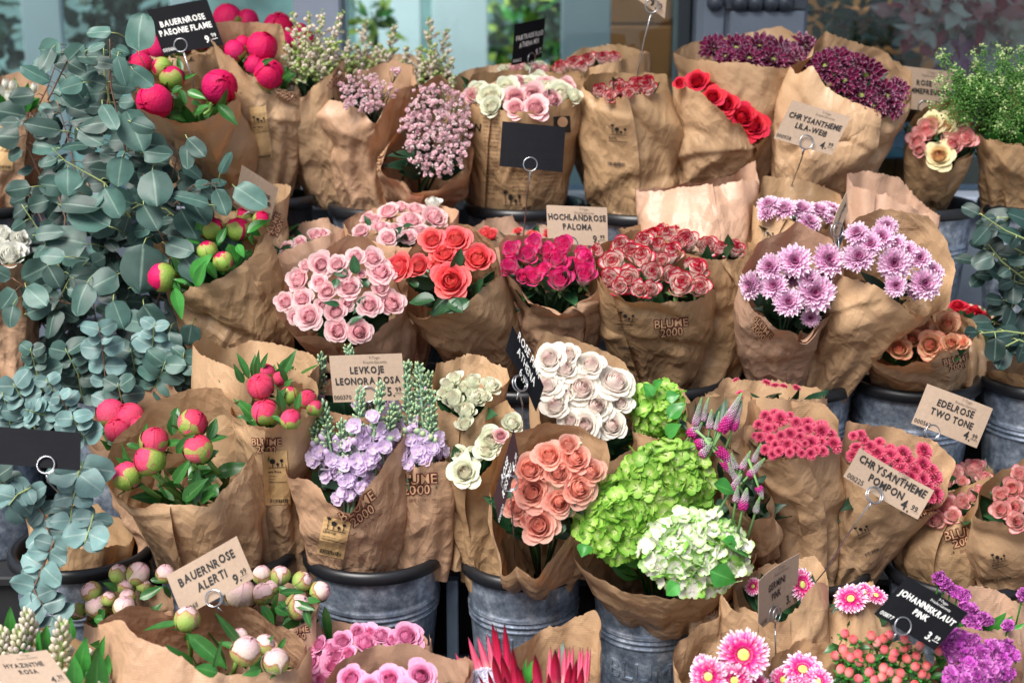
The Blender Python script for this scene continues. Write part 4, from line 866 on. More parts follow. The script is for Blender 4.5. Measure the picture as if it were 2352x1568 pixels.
# ------------------------------------------------------------------ the bouquets, top row
def sp(back, front, bot, Y, Yb, paper='tan', **k): return dict(back=back, front=front, bot=bot, Y=Y, Yb=Yb, paper=paper, **k)
GR = {k: k + " bouquets in kraft paper" for k in ("rose", "peony", "chrysanthemum", "gerbera", "tulip", "stock")}
s = bouquet("tulip_bouquet", "fringed white tulips in brown paper at the upper left edge", sp("-70,215 -30,190 43,162 100,200 116,232", "-70,235 0,244 50,262 116,232", (25, 470, 62), 3.02, 3.05, 'pink'),
  "tulip .75 .0;2 220 22;-12 200 18;24 228 21;50 222 20;30 200 15;78 205 14;12 196 14", group=GR["tulip"], fill='bright_leaf')
sticker(s['e'], s['bvh'], 10, 335, 44, 110, -3, (("TULPE", .3),), 1)
# magenta peonies
s = bouquet("peony_bouquet", "magenta peonies standing behind all other peonies against the glass", sp("470,90 520,60 640,65 725,100", "480,140 600,150 720,130", (620, 440, 50), 3.24, 3.2, 'tan'),
  "peony .6 .03;524 44 34;568 50 26;640 66 35;676 96 30;702 94 24;690 72 18;655 100 22", group=GR["peony"], fill='peony_leaf')
s = bouquet("peony_bouquet", "magenta peonies in brown paper below the black peony sign", sp("318,66 400,62 470,70 492,100", "325,124 380,136 430,128 492,126", (480, 440, 60), 3.12, 3.1, 'tan', cr=1.3),
  "peony .6 .0;361 112 30;461 100 20;335 122 20;420 108 22", group=GR["peony"], fill='peony_leaf')
s = bouquet("peony_bouquet", "loose magenta peonies leaning out beside the eucalyptus, two green buds", sp("270,160 340,150 440,170 545,215", "285,205 345,262 420,285 500,262 545,225", (525, 450, 62), 2.86, 3.02, 'tan', cr=1.4),
  "peony .4 .03;356 234 43 200 .3;504 200 40 60 .25;325 150 27 150 .5|peonybud .4 .06;396 180 28 120 .5;373 156 23 170 .5", group=GR["peony"], fill='peony_leaf', nfill=34)
leaves(s, 'peony_leaf', "415,170,410,128,16;420,182,448,170,10;412,205,428,240,20;430,210,470,225,22;440,235,462,240,14;500,240,545,285,26;470,250,440,262,18;420,200,385,215,18;450,255,480,240,16", lift=.06)
stems(s, "470,262,484,238,8")
s = bouquet("peony_bouquet", "magenta peonies in a tall brown wrap, open towards the front", sp("481,54 520,50 600,53 643,55 655,110 675,195", "483,70 500,110 550,152 602,188 665,212 675,195", (600, 445, 56), 2.98, 3.04, 'tan', mid=(340, 548, 678), ext=.10, seam=1.75),
  "peony .5 .0;539 118 25;601 110 35;557 100 17;617 172 36;585 152 25", group=GR["peony"], fill='peony_leaf')
leaves(s, 'peony_leaf', "648,182,668,158,12;600,148,625,135,14")
sticker(s['e'], s['bvh'], 600, 305, 36, 120, 8, (("BAUERN", .3), ("ROSE", .3)), 2); logo(s['e'], s['bvh'], 655, 220, 16, -30, sub=False)
# astilbe
def plumes(spec, items, mat, seed, tip=.010, dens=150, sub='pale_stem', wid=.30):
    rs = np.random.default_rng(seed)
    for it in items.split(";"):
        x0, y0, x1, y1 = [float(q) for q in it.split(",")]; a = depth_in(spec, x0, y0, 0, .6); b = at(x1, y1, a[1] + rs.uniform(-.03, .04)); L = np.linalg.norm(b - a); d = nrm(b - a); mb = MB()
        v, f = tube([a, (a + b) / 2 + rs.normal(size=3) * .004, b], .0014, 5, .0005); mb.add(v, f, np.tile((.5, 0, 0, .2), (len(v), 1)), 1)
        for k in range(16):
            t = .18 + .8 * k / 16; ph = k * GA; sd = np.cross(d, (math.cos(ph), math.sin(ph), .3)); bl = L * wid * (1 - t) ** .75 * rs.uniform(.7, 1.15); c = a + d * L * t; e2 = c + nrm(sd) * bl + d * bl * .75
            v, f = tube([c, e2], .0006, 3); mb.add(v, f, np.tile((.5, 0, 0, .2), (len(v), 1)), 1); rk = rs.random() * .5 + (.45 if t < .55 else 0) * rs.random()
            for q in range(max(4, int(dens / 16 * (1.15 - t)))):
                u = rs.random(); blob(mb, c + (e2 - c) * u + rs.normal(size=3) * bl * .10 * (1.2 - u), rs.uniform(.0026, .0050), (rs.random(), 0, 0, min(1, max(0, rk + rs.normal() * .18 + (.25 * (1 - t))))))
        for q in range(24): blob(mb, a + d * L * rs.uniform(.7, 1) + rs.normal(size=3) * .003, rs.uniform(.0016, .003), (rs.random(), 0, 0, .8))
        mb.obj("plume", (PM[mat], MATS[sub]), spec['e'])
s = bouquet("astilbe_bouquet", "feathery cream astilbe plumes in an unfolded brown sheet", sp("654,242 690,150 750,110 790,137", "654,258 690,232 730,190 790,137", (785, 470, 52), 3.02, 3.08, 'tan', mid=(345, 660, 800), ext=.10), None, fill='dark_leaf', group="astilbe bouquets in kraft paper")
plumes(s, "700,215,672,28;712,215,708,26;730,200,738,26;690,220,655,100;745,190,784,28;720,210,690,80;700,225,668,160;740,205,722,90;728,215,760,90;715,225,700,120;690,232,662,205;750,200,775,110", 'astilbe', 4, dens=230)
logo(s['e'], s['bvh'], 775, 185, 16, 55, sub=False)
s = bouquet("astilbe_bouquet", "second group of cream and lime astilbe plumes rising behind the baby's breath", sp("790,150 860,120 960,130 1040,165", "800,200 900,215 1035,200", (930, 460, 60), 3.2, 3.16, 'tan'), None, fill='dark_leaf', group="astilbe bouquets in kraft paper")
plumes(s, "830,190,838,45;850,190,815,100;880,190,908,55;905,200,880,110;930,195,935,105;985,200,988,40;970,205,960,110;1005,200,1026,66;1000,215,1040,130;955,215,975,140;1015,225,1045,175;985,225,1000,120;865,195,862,105;800,190,800,90;812,200,790,120;1000,240,1020,170", 'astilbe', 5, dens=230)
# baby's breath
def breath(spec, cx, cy, rx, ry, n, seed, sprigs=10):
    rs = np.random.default_rng(seed); pts = []
    while len(pts) < n:
        x, y = rs.uniform(-1, 1, 2)
        if x * x + y * y < 1: pts.append((cx + x * rx * (1 + .08 * rs.normal()), cy + y * ry * (1 + .06 * rs.normal())))
    root = spec['_rimc'] * .6 + spec['_Bc'] * .4; per = max(1, n // sprigs); pts.sort(key=lambda q: (int(q[0] // (2 * rx / 4)), q[1]))
    for i in range(0, n, per):
        ch = pts[i:i + per]; mb = MB(); mx = np.mean([q[0] for q in ch]); my = np.mean([q[1] for q in ch]); hub = depth_in(spec, mx, my, -.02); hub = hub * .8 + root * .2
        v, f = tube([root, hub], .0012, 4); mb.add(v, f, np.tile((.5, 0, 0, 0), (len(v), 1)), 1)
        for x, y in ch:
            p = depth_in(spec, x, y, .025) + rs.normal(size=3) * (.004, .012, .004); v, f = tube([hub, (hub + p) / 2 + rs.normal(size=3) * .004, p], .0005, 3); mb.add(v, f, np.tile((.5, 0, 0, 0), (len(v), 1)), 1)
            if rs.random() < .72:
                r = rs.uniform(.0036, .0056); blob(mb, p, r * .8, (.3, 0, 0, rs.random() * .6))
                for q in range(7): d = rs.normal(size=3); d = nrm(d + nrm(CAM - p) * .8); floret(mb, p + d * r * .35, d, r * .9, rs, 3, 0, .3, .6)
            else: blob(mb, p, rs.uniform(.0014, .0024), (.6, 0, 0, .95))
        mb.obj("sprig", (PM['gyp'], MATS["dark_stem"]), spec['e'])
s = bouquet("baby_breath_bouquet", "small pale pink baby's breath in crumpled brown paper, half closed", sp("756,252 763,240 795,180 850,155 905,138 946,148 952,190", "770,228 812,241 860,279 885,245 910,205 952,190", (865, 478, 70), 3.0, 3.06, 'pink', mid=(340, 752, 905), cr=1.6, ext=.12), None, fill='dark_leaf', nfill=12, group="baby's breath bouquets in kraft paper")
breath(s, 838, 214, 60, 42, 170, 3); breath(s, 908, 162, 14, 7, 10, 4, 1)
s = bouquet("baby_breath_bouquet", "full round pink baby's breath spilling forward from brown paper", sp("878,385 900,320 938,236 958,204 1012,170 1056,222 1088,345", "880,392 950,440 1010,432 1060,408 1086,375 1088,345", (965, 475, 60), 2.9, 3.04, 'pink', cr=1.5, ext=.10), None, fill='dark_leaf', nfill=16, group="baby's breath bouquets in kraft paper")
breath(s, 1002, 298, 80, 104, 520, 6, 12); logo(s['e'], s['bvh'], 882, 372, 17, 78, sub=False)
# roses, top row
s = bouquet("rose_bouquet", "blush and white roses behind the big printed wrap, only their tops showing", sp("1025,190 1070,160 1160,146 1262,150", "1040,215 1100,200 1200,170 1262,160", (1120, 478, 42), 3.16, 3.1, 'tan'),
  "mixpink .6 .02;1180 157 16;1200 152 15;1228 158 17;1250 160 14|cream .6 .02;1160 160 16;1245 154 15;1215 160 15", group=GR["rose"])
s = bouquet("rose_bouquet", "cream and blush roses in a wide wrap printed with text", sp("1063,222 1068,194 1090,170 1194,158 1297,172 1347,203", "1066,226 1108,250 1194,257 1280,243 1347,203", (1190, 490, 100), 3.0, 3.04, 'olive', cr=.55, bulge=.03, seam=1.05),
  "cream .45 .02 1.15;1100 215 26;1128 225 30;1165 205 26;1215 198 24;1130 245 24;1290 218 30;1262 205 24;1240 190 22;1320 222 18|mixpink .45 .02 1.12;1086 222 20;1185 227 26;1222 222 28;1255 200 24;1230 248 26;1300 203 24;1192 196 24;1185 250 22;1268 228 22", group=GR["rose"])
mb = MB(); rs = np.random.default_rng(5)
for row in range(22):          # the printed columns of small text, as lines of short strokes
    for x0, x1 in ((1108, 1150), (1165, 1225), (1240, 1288)):
        if row < 12 and x0 > 1150: continue
        x = x0 + row * .6
        while x < x1 - row * .6:
            w = rs.uniform(2, 7); v, f = rect2(0, -.55, w, .55); y = 258 + row * 9 + (x - 1200) ** 2 * -.0006; project(s['bvh'], mb, v, f, x, y, 1, 0, .0016); x += w + 1.8
for tx, x, y, sc, xs in (("ON", 1090, 293, 26, .8), ("FAIRTRADE", 1118, 262, 5, 1)):
    v, f = text_mesh(tx, .02, 2); project(s['bvh'], mb, v, f, x, y, sc, -6, .0016, 0, 0, xs)
v, f = rect2(-1, -1, 1, 1, 4, 4); project(s['bvh'], mb, v, f, 1290, 286, 19, 3, .0016)
v, f = text_mesh("l o", .03, 2); project(s['bvh'], mb, v, f, 1290, 330, 16, -80, .0016)
flower_icon(lambda v, f: project(s['bvh'], mb, v * np.array((1, 1.3)), f, 1178, 470, 22, 2, .0016))
mb.obj("printed_text", ink_brown if False else ink_black, s['e'], False)
s2 = MB(); t = np.linspace(0, 2 * math.pi, 20, endpoint=False); project(s['bvh'], s2, np.stack([np.cos(t), np.sin(t)], 1), [tuple(range(20))], 1290, 280, 12, 0, .0028); s2.obj("printed_emblem", paper_fill, s['e'], False)
s = bouquet("rose_bouquet", "white roses edged with red at the back, leaning against the glass", sp("1268,168 1330,112 1420,100 1484,122", "1280,172 1340,160 1400,144 1484,122", (1420, 480, 40), 3.16, 3.1, 'olive'),
  "redwhite .7 .03;1290 158 20;1320 148 22;1352 142 22;1385 138 20;1410 134 17;1340 155 16", group=GR["rose"])
s = bouquet("rose_bouquet", "white and crimson roses in a tall straight brown bag with small flower print", sp("1349,196 1357,170 1430,168 1492,168 1532,170 1540,205", "1352,205 1368,226 1434,221 1499,216 1540,205", (1450, 512, 60), 2.98, 3.02, 'olive', mid=(400, 1365, 1543), cr=1.2),
  "redwhitebud .55 .02;1378 212 19;1422 206 22;1460 204 23;1484 204 27;1400 222 16;1446 216 17", group=GR["rose"])
sticker(s['e'], s['bvh'], 1420, 330, 50, 110, -4, (("ROSE", .3),), 3, False)
s = bouquet("chrysanthemum_bouquet", "burgundy chrysanthemums with pale petal edges, back wrap beside the blue pilaster", sp("1544,120 1590,98 1700,80 1790,60 1850,84 1872,110", "1575,134 1640,140 1700,144 1812,160 1872,125", (1700, 480, 46), 3.1, 3.08, 'tan', seam=1.6),
  "lila .55 .03 1.15;1640 112 32;1690 112 34;1745 110 38;1800 120 40;1850 108 30;1720 135 32;1775 138 34;1830 142 28;1668 130 26", group=GR["chrysanthemum"], fill='dark_leaf')
s = bouquet("rose_bouquet", "crimson red roses leaning right in a slanted brown wrap", sp("1542,190 1575,172 1640,174 1713,207 1762,298", "1561,188 1606,214 1656,252 1699,294 1737,326 1762,298", (1632, 478, 48), 2.98, 3.04, 'tan', mid=(350, 1556, 1728), cr=1.4),
  "red .4 .02;1602 188 25;1647 196 26;1637 222 23;1699 226 23;1668 238 26;1706 270 31;1728 286 34;1560 190 14;1680 205 22", group=GR["rose"])
logo(s['e'], s['bvh'], 1735, 200, 18, -20)
s = bouquet("chrysanthemum_bouquet", "burgundy chrysanthemums leaning right in an opened brown wrap, front one", sp("1817,152 1868,130 1897,70 1950,92 2027,117 2088,163 2093,195", "1830,172 1868,150 1896,196 1945,230 2000,262 2058,268 2088,225 2093,195", (1885, 472, 84), 2.96, 3.02, 'tan', mid=(340, 1778, 2036), ext=.12, seam=1.45, cr=1.5),
  "lila .4 .02 1.15;1895 152 32;1920 140 34;1940 185 32;1988 172 40;1978 220 32;2035 222 40;2006 242 30;2046 244 30;1960 150 28;2062 205 26;1915 172 26", group=GR["chrysanthemum"], fill='dark_leaf')
s = bouquet("rose_bouquet", "red, blush and peach mixed roses in a smooth cone of brown paper", sp("2083,300 2100,262 2185,224 2236,228 2243,310", "2086,316 2133,374 2185,388 2223,350 2243,310", (2116, 492, 40), 2.98, 3.05, 'olive', cr=.5),
  "rosy .4 .02;2130 303 28;2185 331 26;2213 320 30;2106 322 20;2219 256 22;2112 345 18|peach .4 .02;2157 358 29;2140 284 25;2195 273 28;2170 290 22", group=GR["rose"])
# field cress, right edge
s = bouquet("cress_bouquet", "bushy fresh green field cress in dark brown paper at the upper right edge", sp("2240,305 2260,240 2330,205 2430,300", "2244,312 2300,326 2352,336 2430,318", (2335, 500, 55), 2.98, 3.04, 'olive', cr=1.2), None, fill='bright_leaf', nfill=40)
def cress(spec, items, seed):
    rs = np.random.default_rng(seed)
    for it in items.split(";"):
        x0, y0, x1, y1 = [float(q) for q in it.split(",")]; a = depth_in(spec, x0, y0, .0, .7); b = at(x1, y1, a[1] + rs.uniform(-.04, .05)); mb = MB(); d = nrm(b - a); L = np.linalg.norm(b - a)
        for k in range(7):
            e2 = b + rs.normal(size=3) * L * .12 - d * L * .08 * k; c = a + d * L * rs.uniform(.2, .5); v, f = tube([c, e2], .0009, 3); mb.add(v, f, np.tile((.2, .5, 0, .2), (len(v), 1)))
            for q in range(70):
                u = rs.random() ** .8; w = .006 + .006 * (1 - u); p = c + (e2 - c) * u + rs.normal(size=3) * w; blob(mb, p, rs.uniform(.0012, .0024), (rs.random(), .5, 0, rs.random() * (.66 if u < .95 else 1)))
            for q in range(7): blob(mb, e2 + rs.normal(size=3) * .004, rs.uniform(.0015, .0024), (1, .5, 0, .95))
        mb.obj("sprig", PM['thlaspi'], spec['e'])
cress(s, "2270,300,2180,170;2280,300,2200,130;2290,300,2250,110;2300,300,2300,100;2320,300,2340,90;2340,290,2372,110;2290,310,2230,210;2310,310,2270,180;2330,310,2310,190;2340,320,2350,200;2270,310,2160,150;2300,315,2260,250;2330,325,2290,270;2345,330,2320,300;2290,305,2150,195;2300,300,2230,160;2340,330,2290,340;2345,320,2350,280", 8)
# ------------------------------------------------------------------ middle row
s = bouquet("rose_bouquet", "white roses in brown paper at the left edge below the tulips", sp("-80,590 -30,555 30,562 74,598", "-76,604 0,612 34,606 74,598", (0, 860, 62), 2.70, 2.73, 'pink', mid=(740, -70, 70)),
  "purewhite .5 .02;22 588 32;-8 575 32;4 545 26;45 548 20;40 575 22", group=GR["rose"])
s = bouquet("peony_bouquet", "small wrap with a stamped logo and its kraft peony card, behind the green buds", sp("480,440 540,428 600,420 671,426", "500,470 560,500 620,486 671,432", (620, 840, 40), 2.84, 2.78, 'tan', mid=(600, 520, 658)),
  "peonybud .5 .02;600 505 20;560 495 18", group=GR["peony"], fill='peony_leaf'); logo(s['e'], s['bvh'], 632, 520, 20, 62)
s = bouquet("peony_bouquet", "green peony buds with red slits in a wide crumpled wrap", sp("347,556 390,556 470,520 560,505 607,526", "352,580 396,664 413,674 516,633 585,582 607,526", (565, 850, 100), 2.64, 2.72, 'olive', mid=(760, 440, 660), ext=.12, cr=1.3),
  "peonybud .4 .04;489 526 26 95 .7;547 527 27 85 .75;477 577 24 110 .7;513 600 22 120 .7|peonyhalf .4 .05;373 636 31 178 .9", group=GR["peony"], fill='peony_leaf', nfill=40)
leaves(s, 'bright_leaf', "462,540,458,500,26;568,535,615,502,34;520,545,488,560,34;525,560,545,610,32;440,640,480,585,40;450,660,470,600,28;570,545,585,560,24;400,660,418,730,30;402,645,412,680,16;460,560,430,548,16;500,560,520,520,20;545,560,560,590,20;430,650,400,640,12;560,520,600,540,24;470,600,500,640,26", lift=.05, name="leaf_sprays")
stems(s, "404,648,440,664,10")
s = bouquet("rose_bouquet", "pale spray roses nearly hidden in a broad pale brown sheet", sp("598,590 655,565 692,512 750,500 784,530", "602,606 660,572 720,552 784,530", (770, 845, 32), 2.80, 2.75, 'rose', ext=.14), "spray .6 .01;725 540 20;740 535 16;657 569 18;690 556 16", group=GR["rose"])
s = bouquet("rose_bouquet", "pale pink spray roses at the back of the middle row with loose buds", sp("786,512 840,482 930,470 1000,465 1046,482", "800,535 867,560 935,570 1000,560 1046,500", (930, 840, 38), 2.80, 2.75, 'pink'),
  "spray .55 .02 1.1;892 487 24;956 483 21;946 507 25;998 500 27;877 523 21;830 531 20;891 547 21;843 500 15;939 545 18;922 476 16;908 524 15;968 532 18;1000 535 18;860 505 15|purewhite .6 .03;994 472 22", group=GR["rose"])
leaves(s, 'rose_leaf', "925,520,950,515,12;850,520,838,495,14;905,535,925,520,12")
s = bouquet("rose_bouquet", "round head of pale pink spray roses in a wide front wrap", sp("636,690 652,650 712,598 798,536 860,560 890,600 930,690", "636,722 677,768 725,772 781,803 787,813 867,762 905,726 930,690", (905, 880, 55), 2.58, 2.70, 'pink', ext=.10, seam=1.5),
  "spray .45 .05 1.12;686 643 26;736 607 24;655 693 21;694 686 23;710 726 28;676 728 16;732 648 19;751 669 21;803 660 26;774 607 21;818 590 20;856 593 22;875 623 28;874 662 19;849 700 25;899 697 29;770 716 25;798 697 16;774 759 26;825 762 26;703 611 15;739 700 15;831 631 11;790 630 16", group=GR["rose"], nfill=44)
leaves(s, 'rose_leaf', "818,630,812,588,26;800,628,765,625,22;775,640,768,660,18;845,660,830,635,20;780,700,745,694,14;840,680,810,720,16;800,745,830,725,18;815,660,850,650,16", lift=.055, shape=2)
s = bouquet("rose_bouquet", "hot pink highland roses glimpsed behind the kraft PALOMA sign", sp("1080,528 1120,502 1180,496 1280,525 1345,560", "1090,560 1180,575 1345,575", (1235, 830, 36), 2.82, 2.76, 'rose'),
  "coral .6 .02;1114 535 20;1130 540 18;1225 540 17;1266 538 19;1314 556 17;1340 570 14;1190 530 12", group=GR["rose"])
s = bouquet("rose_bouquet", "large coral red roses in a deep brown cone", sp("930,702 938,580 965,540 1004,515 1084,520 1136,555 1145,610", "932,706 960,730 985,728 1056,708 1111,662 1138,632 1145,610", (1130, 860, 58), 2.58, 2.72, 'tan', mid=(752, 972, 1180), ext=.10, cr=.9),
  "coral .35 .03;1037 645 42 100 .15;1099 593 36 80 .35;1022 583 33 110 .35;1049 550 33 95 .4;992 552 28 120 .4;963 611 30 130 .45;918 614 37 150 .55;1004 607 22;1010 630 18", group=GR["rose"], nfill=50)
leaves(s, 'rose_leaf', "1040,620,1060,575,30;990,640,1005,610,24;1000,690,940,690,40;1060,690,990,720,40;1080,690,1020,715,30;1110,640,1080,690,26;960,660,940,640,20;1030,690,1060,715,30", lift=.03, shape=2)
s = bouquet("rose_bouquet", "hot pink roses with pale undersides in a rounded wrap", sp("1146,562 1165,538 1268,548 1354,575 1386,626", "1152,594 1182,654 1210,685 1262,709 1282,724 1313,709 1361,668 1386,626", (1262, 850, 60), 2.60, 2.72, 'pink', mid=(735, 1194, 1376), ext=.11, cr=.9),
  "hot .62 .02;1177 576 22;1231 560 22;1213 588 23;1177 612 24;1296 568 24;1277 598 27;1337 594 25;1224 638 25;1286 645 31;1341 634 29;1200 636 20;1256 578 19;1318 612 20;1250 620 18", group=GR["rose"], nfill=44)
s = bouquet("paper_bouquet", "empty-looking pale paper wrap standing tall behind the red-edged roses", sp("1460,436 1520,432 1610,420 1690,398 1735,369 1745,425", "1462,440 1578,434 1690,420 1738,410", (1605, 840, 42), 2.86, 2.80, 'rose', ext=.06, mid=(540, 1476, 1722)), None, nfill=0, group="paper wraps with hidden flowers")
s = bouquet("chrysanthemum_bouquet", "lilac chrysanthemums low in a wrap behind the others, paper higher than the petals", sp("1736,468 1745,430 1757,403 1850,415 1934,446", "1738,476 1780,497 1819,508 1900,525 1934,470", (1810, 850, 42), 2.82, 2.78, 'olive', mid=(560, 1732, 1900)),
  "chrys .7 .02;1765 470 28;1800 480 30;1840 482 30;1880 484 30;1905 478 26;1860 510 28;1760 490 22;1905 505 24", group=GR["chrysanthemum"], fill='dark_leaf')
sticker(s['e'], s['bvh'], 1764, 560, 34, 80, -6, (("CHRYS", .3),), 5, False)
s = bouquet("paper_bouquet", "pale peaked paper wrap rising behind the right lilac chrysanthemums", sp("1945,398 2000,394 2066,408 2112,462 2156,494", "1960,430 2040,450 2100,480 2156,496", (2010, 850, 42), 2.84, 2.78, 'rose', ext=.06), None, nfill=0, group="paper wraps with hidden flowers")
s = bouquet("rose_bouquet", "white roses with crimson rims in the larger wrap at the back", sp("1420,527 1480,515 1560,510 1650,525 1738,568", "1440,536 1492,553 1561,574 1630,596 1690,598 1738,568", (1600, 875, 62), 2.76, 2.74, 'olive', mid=(720, 1500, 1722)),
  "redwhite .6 .02;1492 546 19;1537 542 24;1578 558 28;1595 538 19;1626 566 25;1685 576 26;1520 530 18;1555 532 18;1655 572 20;1560 560 20|darkred .6 .02;1610 545 16;1500 535 15", group=GR["rose"])
s = bouquet("rose_bouquet", "white roses with crimson rims in the front wrap with a clear stamped logo", sp("1366,576 1400,548 1470,530 1560,560 1620,610 1644,663", "1368,600 1389,668 1447,690 1509,698 1578,692 1644,663", (1512, 890, 66), 2.62, 2.72, 'olive', mid=(765, 1382, 1624), cr=.8),
  "redwhite .55 .03;1410 602 30;1428 566 25;1473 594 32;1540 586 30;1447 642 29;1499 628 28;1561 656 35;1595 624 34;1402 640 23;1495 666 22;1605 660 27;1468 666 20;1375 578 18;1519 600 20;1425 660 20;1540 630 22|redwhitebud .55 .03;1478 558 22;1450 580 20;1510 566 20", group=GR["rose"])
logo(s['e'], s['bvh'], 1541, 752, 26, 4, .02); sticker(s['e'], s['bvh'], 1440, 755, 46, 100, -2, (("HOCHLAND", .26), ("ROSE", .26)), 6, False)
s = bouquet("chrysanthemum_bouquet", "lilac chrysanthemums in a pinkish cone with a folded front corner", sp("1702,625 1741,562 1830,508 1909,550 1934,600 1934,672", "1706,654 1741,722 1782,754 1834,767 1846,782 1875,754 1920,716 1934,672", (1785, 900, 60), 2.58, 2.70, 'rose', mid=(800, 1698, 1868), ext=.10, cr=.5, seam=1.56),
  "chrys .4 .04;1768 614 34;1825 600 40;1904 597 38;1777 656 34;1873 672 46;1811 694 35;1858 640 26|chrys .6 .0;1862 730 22;1820 640 22;1890 640 26|chrys .5 .03;1724 656 32 175 .6", group=GR["chrysanthemum"], fill='dark_leaf', nfill=40)
logo(s['e'], s['bvh'], 1748, 755, 20, -40, -.2)
s = bouquet("chrysanthemum_bouquet", "lilac chrysanthemums leaning right in a golden brown wrap", sp("1942,632 1940,550 1962,498 2023,482 2133,498 2168,540 2190,608 2183,690", "1946,634 1978,650 2010,650 2044,678 2085,714 2133,716 2175,712 2183,690", (1885, 905, 52), 2.56, 2.70, 'tan', ext=.10, mid=(780, 1868, 2040), cr=1.2),
  "chrys .4 .035;1973 590 38;2054 605 40;2025 545 32;1968 536 30;2037 521 26;2125 652 37;2113 593 27;2144 622 25;2058 656 28;2058 560 26;2000 560 28;2085 575 24|chrys .7 .0;2100 670 22", group=GR["chrysanthemum"], fill='dark_leaf', nfill=34)
s = bouquet("rose_bouquet", "dim red roses in the shade to the right of the coral-edged roses", sp("2172,722 2200,695 2250,700 2290,738", "2180,745 2240,755 2290,738", (2225, 880, 46), 2.82, 2.75, 'tan', mid=(800, 2170, 2285)), "red .6 .02;2199 702 20;2240 712 20;2222 722 16;2262 724 16", group=GR["rose"])
s = bouquet("rose_bouquet", "cream roses with coral edges in a low wrap with a faint logo", sp("1984,798 2030,776 2100,730 2178,707 2234,732 2238,752", "1990,806 2037,838 2082,841 2168,806 2223,771 2238,752", (2105, 895, 84), 2.62, 2.72, 'tan', mid=(858, 2005, 2206)),
  "orange .5 .02;2064 800 30;2113 745 28;2175 748 30;2095 778 22;2185 788 22;2209 786 17|orangered .4 .02;2137 791 33|cream .5 .0;2009 808 19", group=GR["rose"])
logo(s['e'], s['bvh'], 2196, 833, 20, 12, sub=False)
# ------------------------------------------------------------------ third row
s = bouquet("peony_bouquet", "open coral peonies peeking out at the left behind the big bud wrap", sp("198,1002 224,914 293,893 399,883 422,925", "205,1010 225,1030 300,1040 422,1000", (400, 1290, 42), 2.46, 2.44, 'pink', ext=.12),
  "coralpeony .5 .02;257 951 35;300 956 32;270 987 30;320 975 22", group=GR["peony"], fill='peony_leaf')
s = bouquet("peony_bouquet", "green and coral peony buds on thick stems in a wide open wrap", sp("239,1094 248,1048 275,998 344,931 430,896 513,888 548,940 583,1028", "241,1106 258,1136 293,1160 344,1157 413,1157 482,1165 499,1132 551,1088 583,1032", (490, 1325, 105), 2.30, 2.40, 'tan', mid=(1240, 352, 606), ext=.10, cr=.9, seam=1.2),
  "coralbud .4 .05;343 1056 34 150 .6;291 1092 32 115 .8;442 972 34 40 .6;455 1030 34 100 .6;355 1012 32 90 .5", group=GR["peony"], fill='peony_leaf', nfill=20)
leaves(s, 'peony_leaf', "330,1050,333,975,28;290,1020,330,1030,16;262,1095,330,1085,30;400,960,408,935,22;395,1000,400,945,26;440,1000,420,985,20;478,1010,498,960,26;470,1012,520,1000,22;440,1060,500,1035,36;425,1080,440,1050,18;445,1160,455,1075,34;380,1020,420,1012,18;300,1120,330,1108,16;480,1140,500,1110,30;420,1150,470,1100,34;400,1110,430,1060,28;405,1040,440,1000,26;460,1150,490,1130,30", lift=.04)
stems(s, "352,1085,446,1166,16;318,1110,392,1158,12;478,1058,522,1112,13;440,1060,462,1120,9")
s = bouquet("peony_bouquet", "coral peony with tall narrow leaves in a curled wrap at the back", sp("449,792 470,775 520,800 572,781 640,790 692,803 738,840", "455,815 530,842 600,872 690,880 738,840", (610, 1280, 52), 2.46, 2.44, 'tan', mid=(930, 450, 730), cr=.6), "coralpeony .5 .03;599 888 30|coralbud .5 .03;610 856 22|coralpeony .6 .02;642 870 17", group=GR["peony"], fill='peony_leaf')
leaves(s, 'peony_leaf', "572,870,548,812,20;582,868,585,815,18;590,870,592,810,16;645,865,678,805,22;560,880,538,840,18;640,850,660,820,14;600,850,612,812,14;660,880,640,835,14", lift=.05)
s = bouquet("peony_bouquet", "round coral peony and green buds in a narrow wrap with a flower label", sp("537,930 568,903 637,879 671,846 716,869 740,942", "540,950 561,975 620,978 702,954 740,942", (650, 1310, 54), 2.34, 2.42, 'tan', mid=(1130, 572, 690)),
  "coralbud .4 .03;609 946 31 100 .4;706 917 23;668 962 24|coralgreen .4 .03;664 907 20 90 .6;722 935 18", group=GR["peony"], fill='peony_leaf')
leaves(s, 'peony_leaf', "636,925,655,890,18;650,950,640,895,22;680,940,690,900,18;690,905,725,898,14;545,955,580,968,14;625,955,650,968,12;655,890,668,870,14;600,920,580,900,16", lift=.04)
sticker(s['e'], s['bvh'], 634, 1096, 58, 124, 3, (("Bauern Rose", .26), ("Korallfarbiges", .17), ("Bl\u00fctenmeer", .17), ("Coral Charm", .13)), 7); logo(s['e'], s['bvh'], 612, 1022, 22, 0, sub=False)
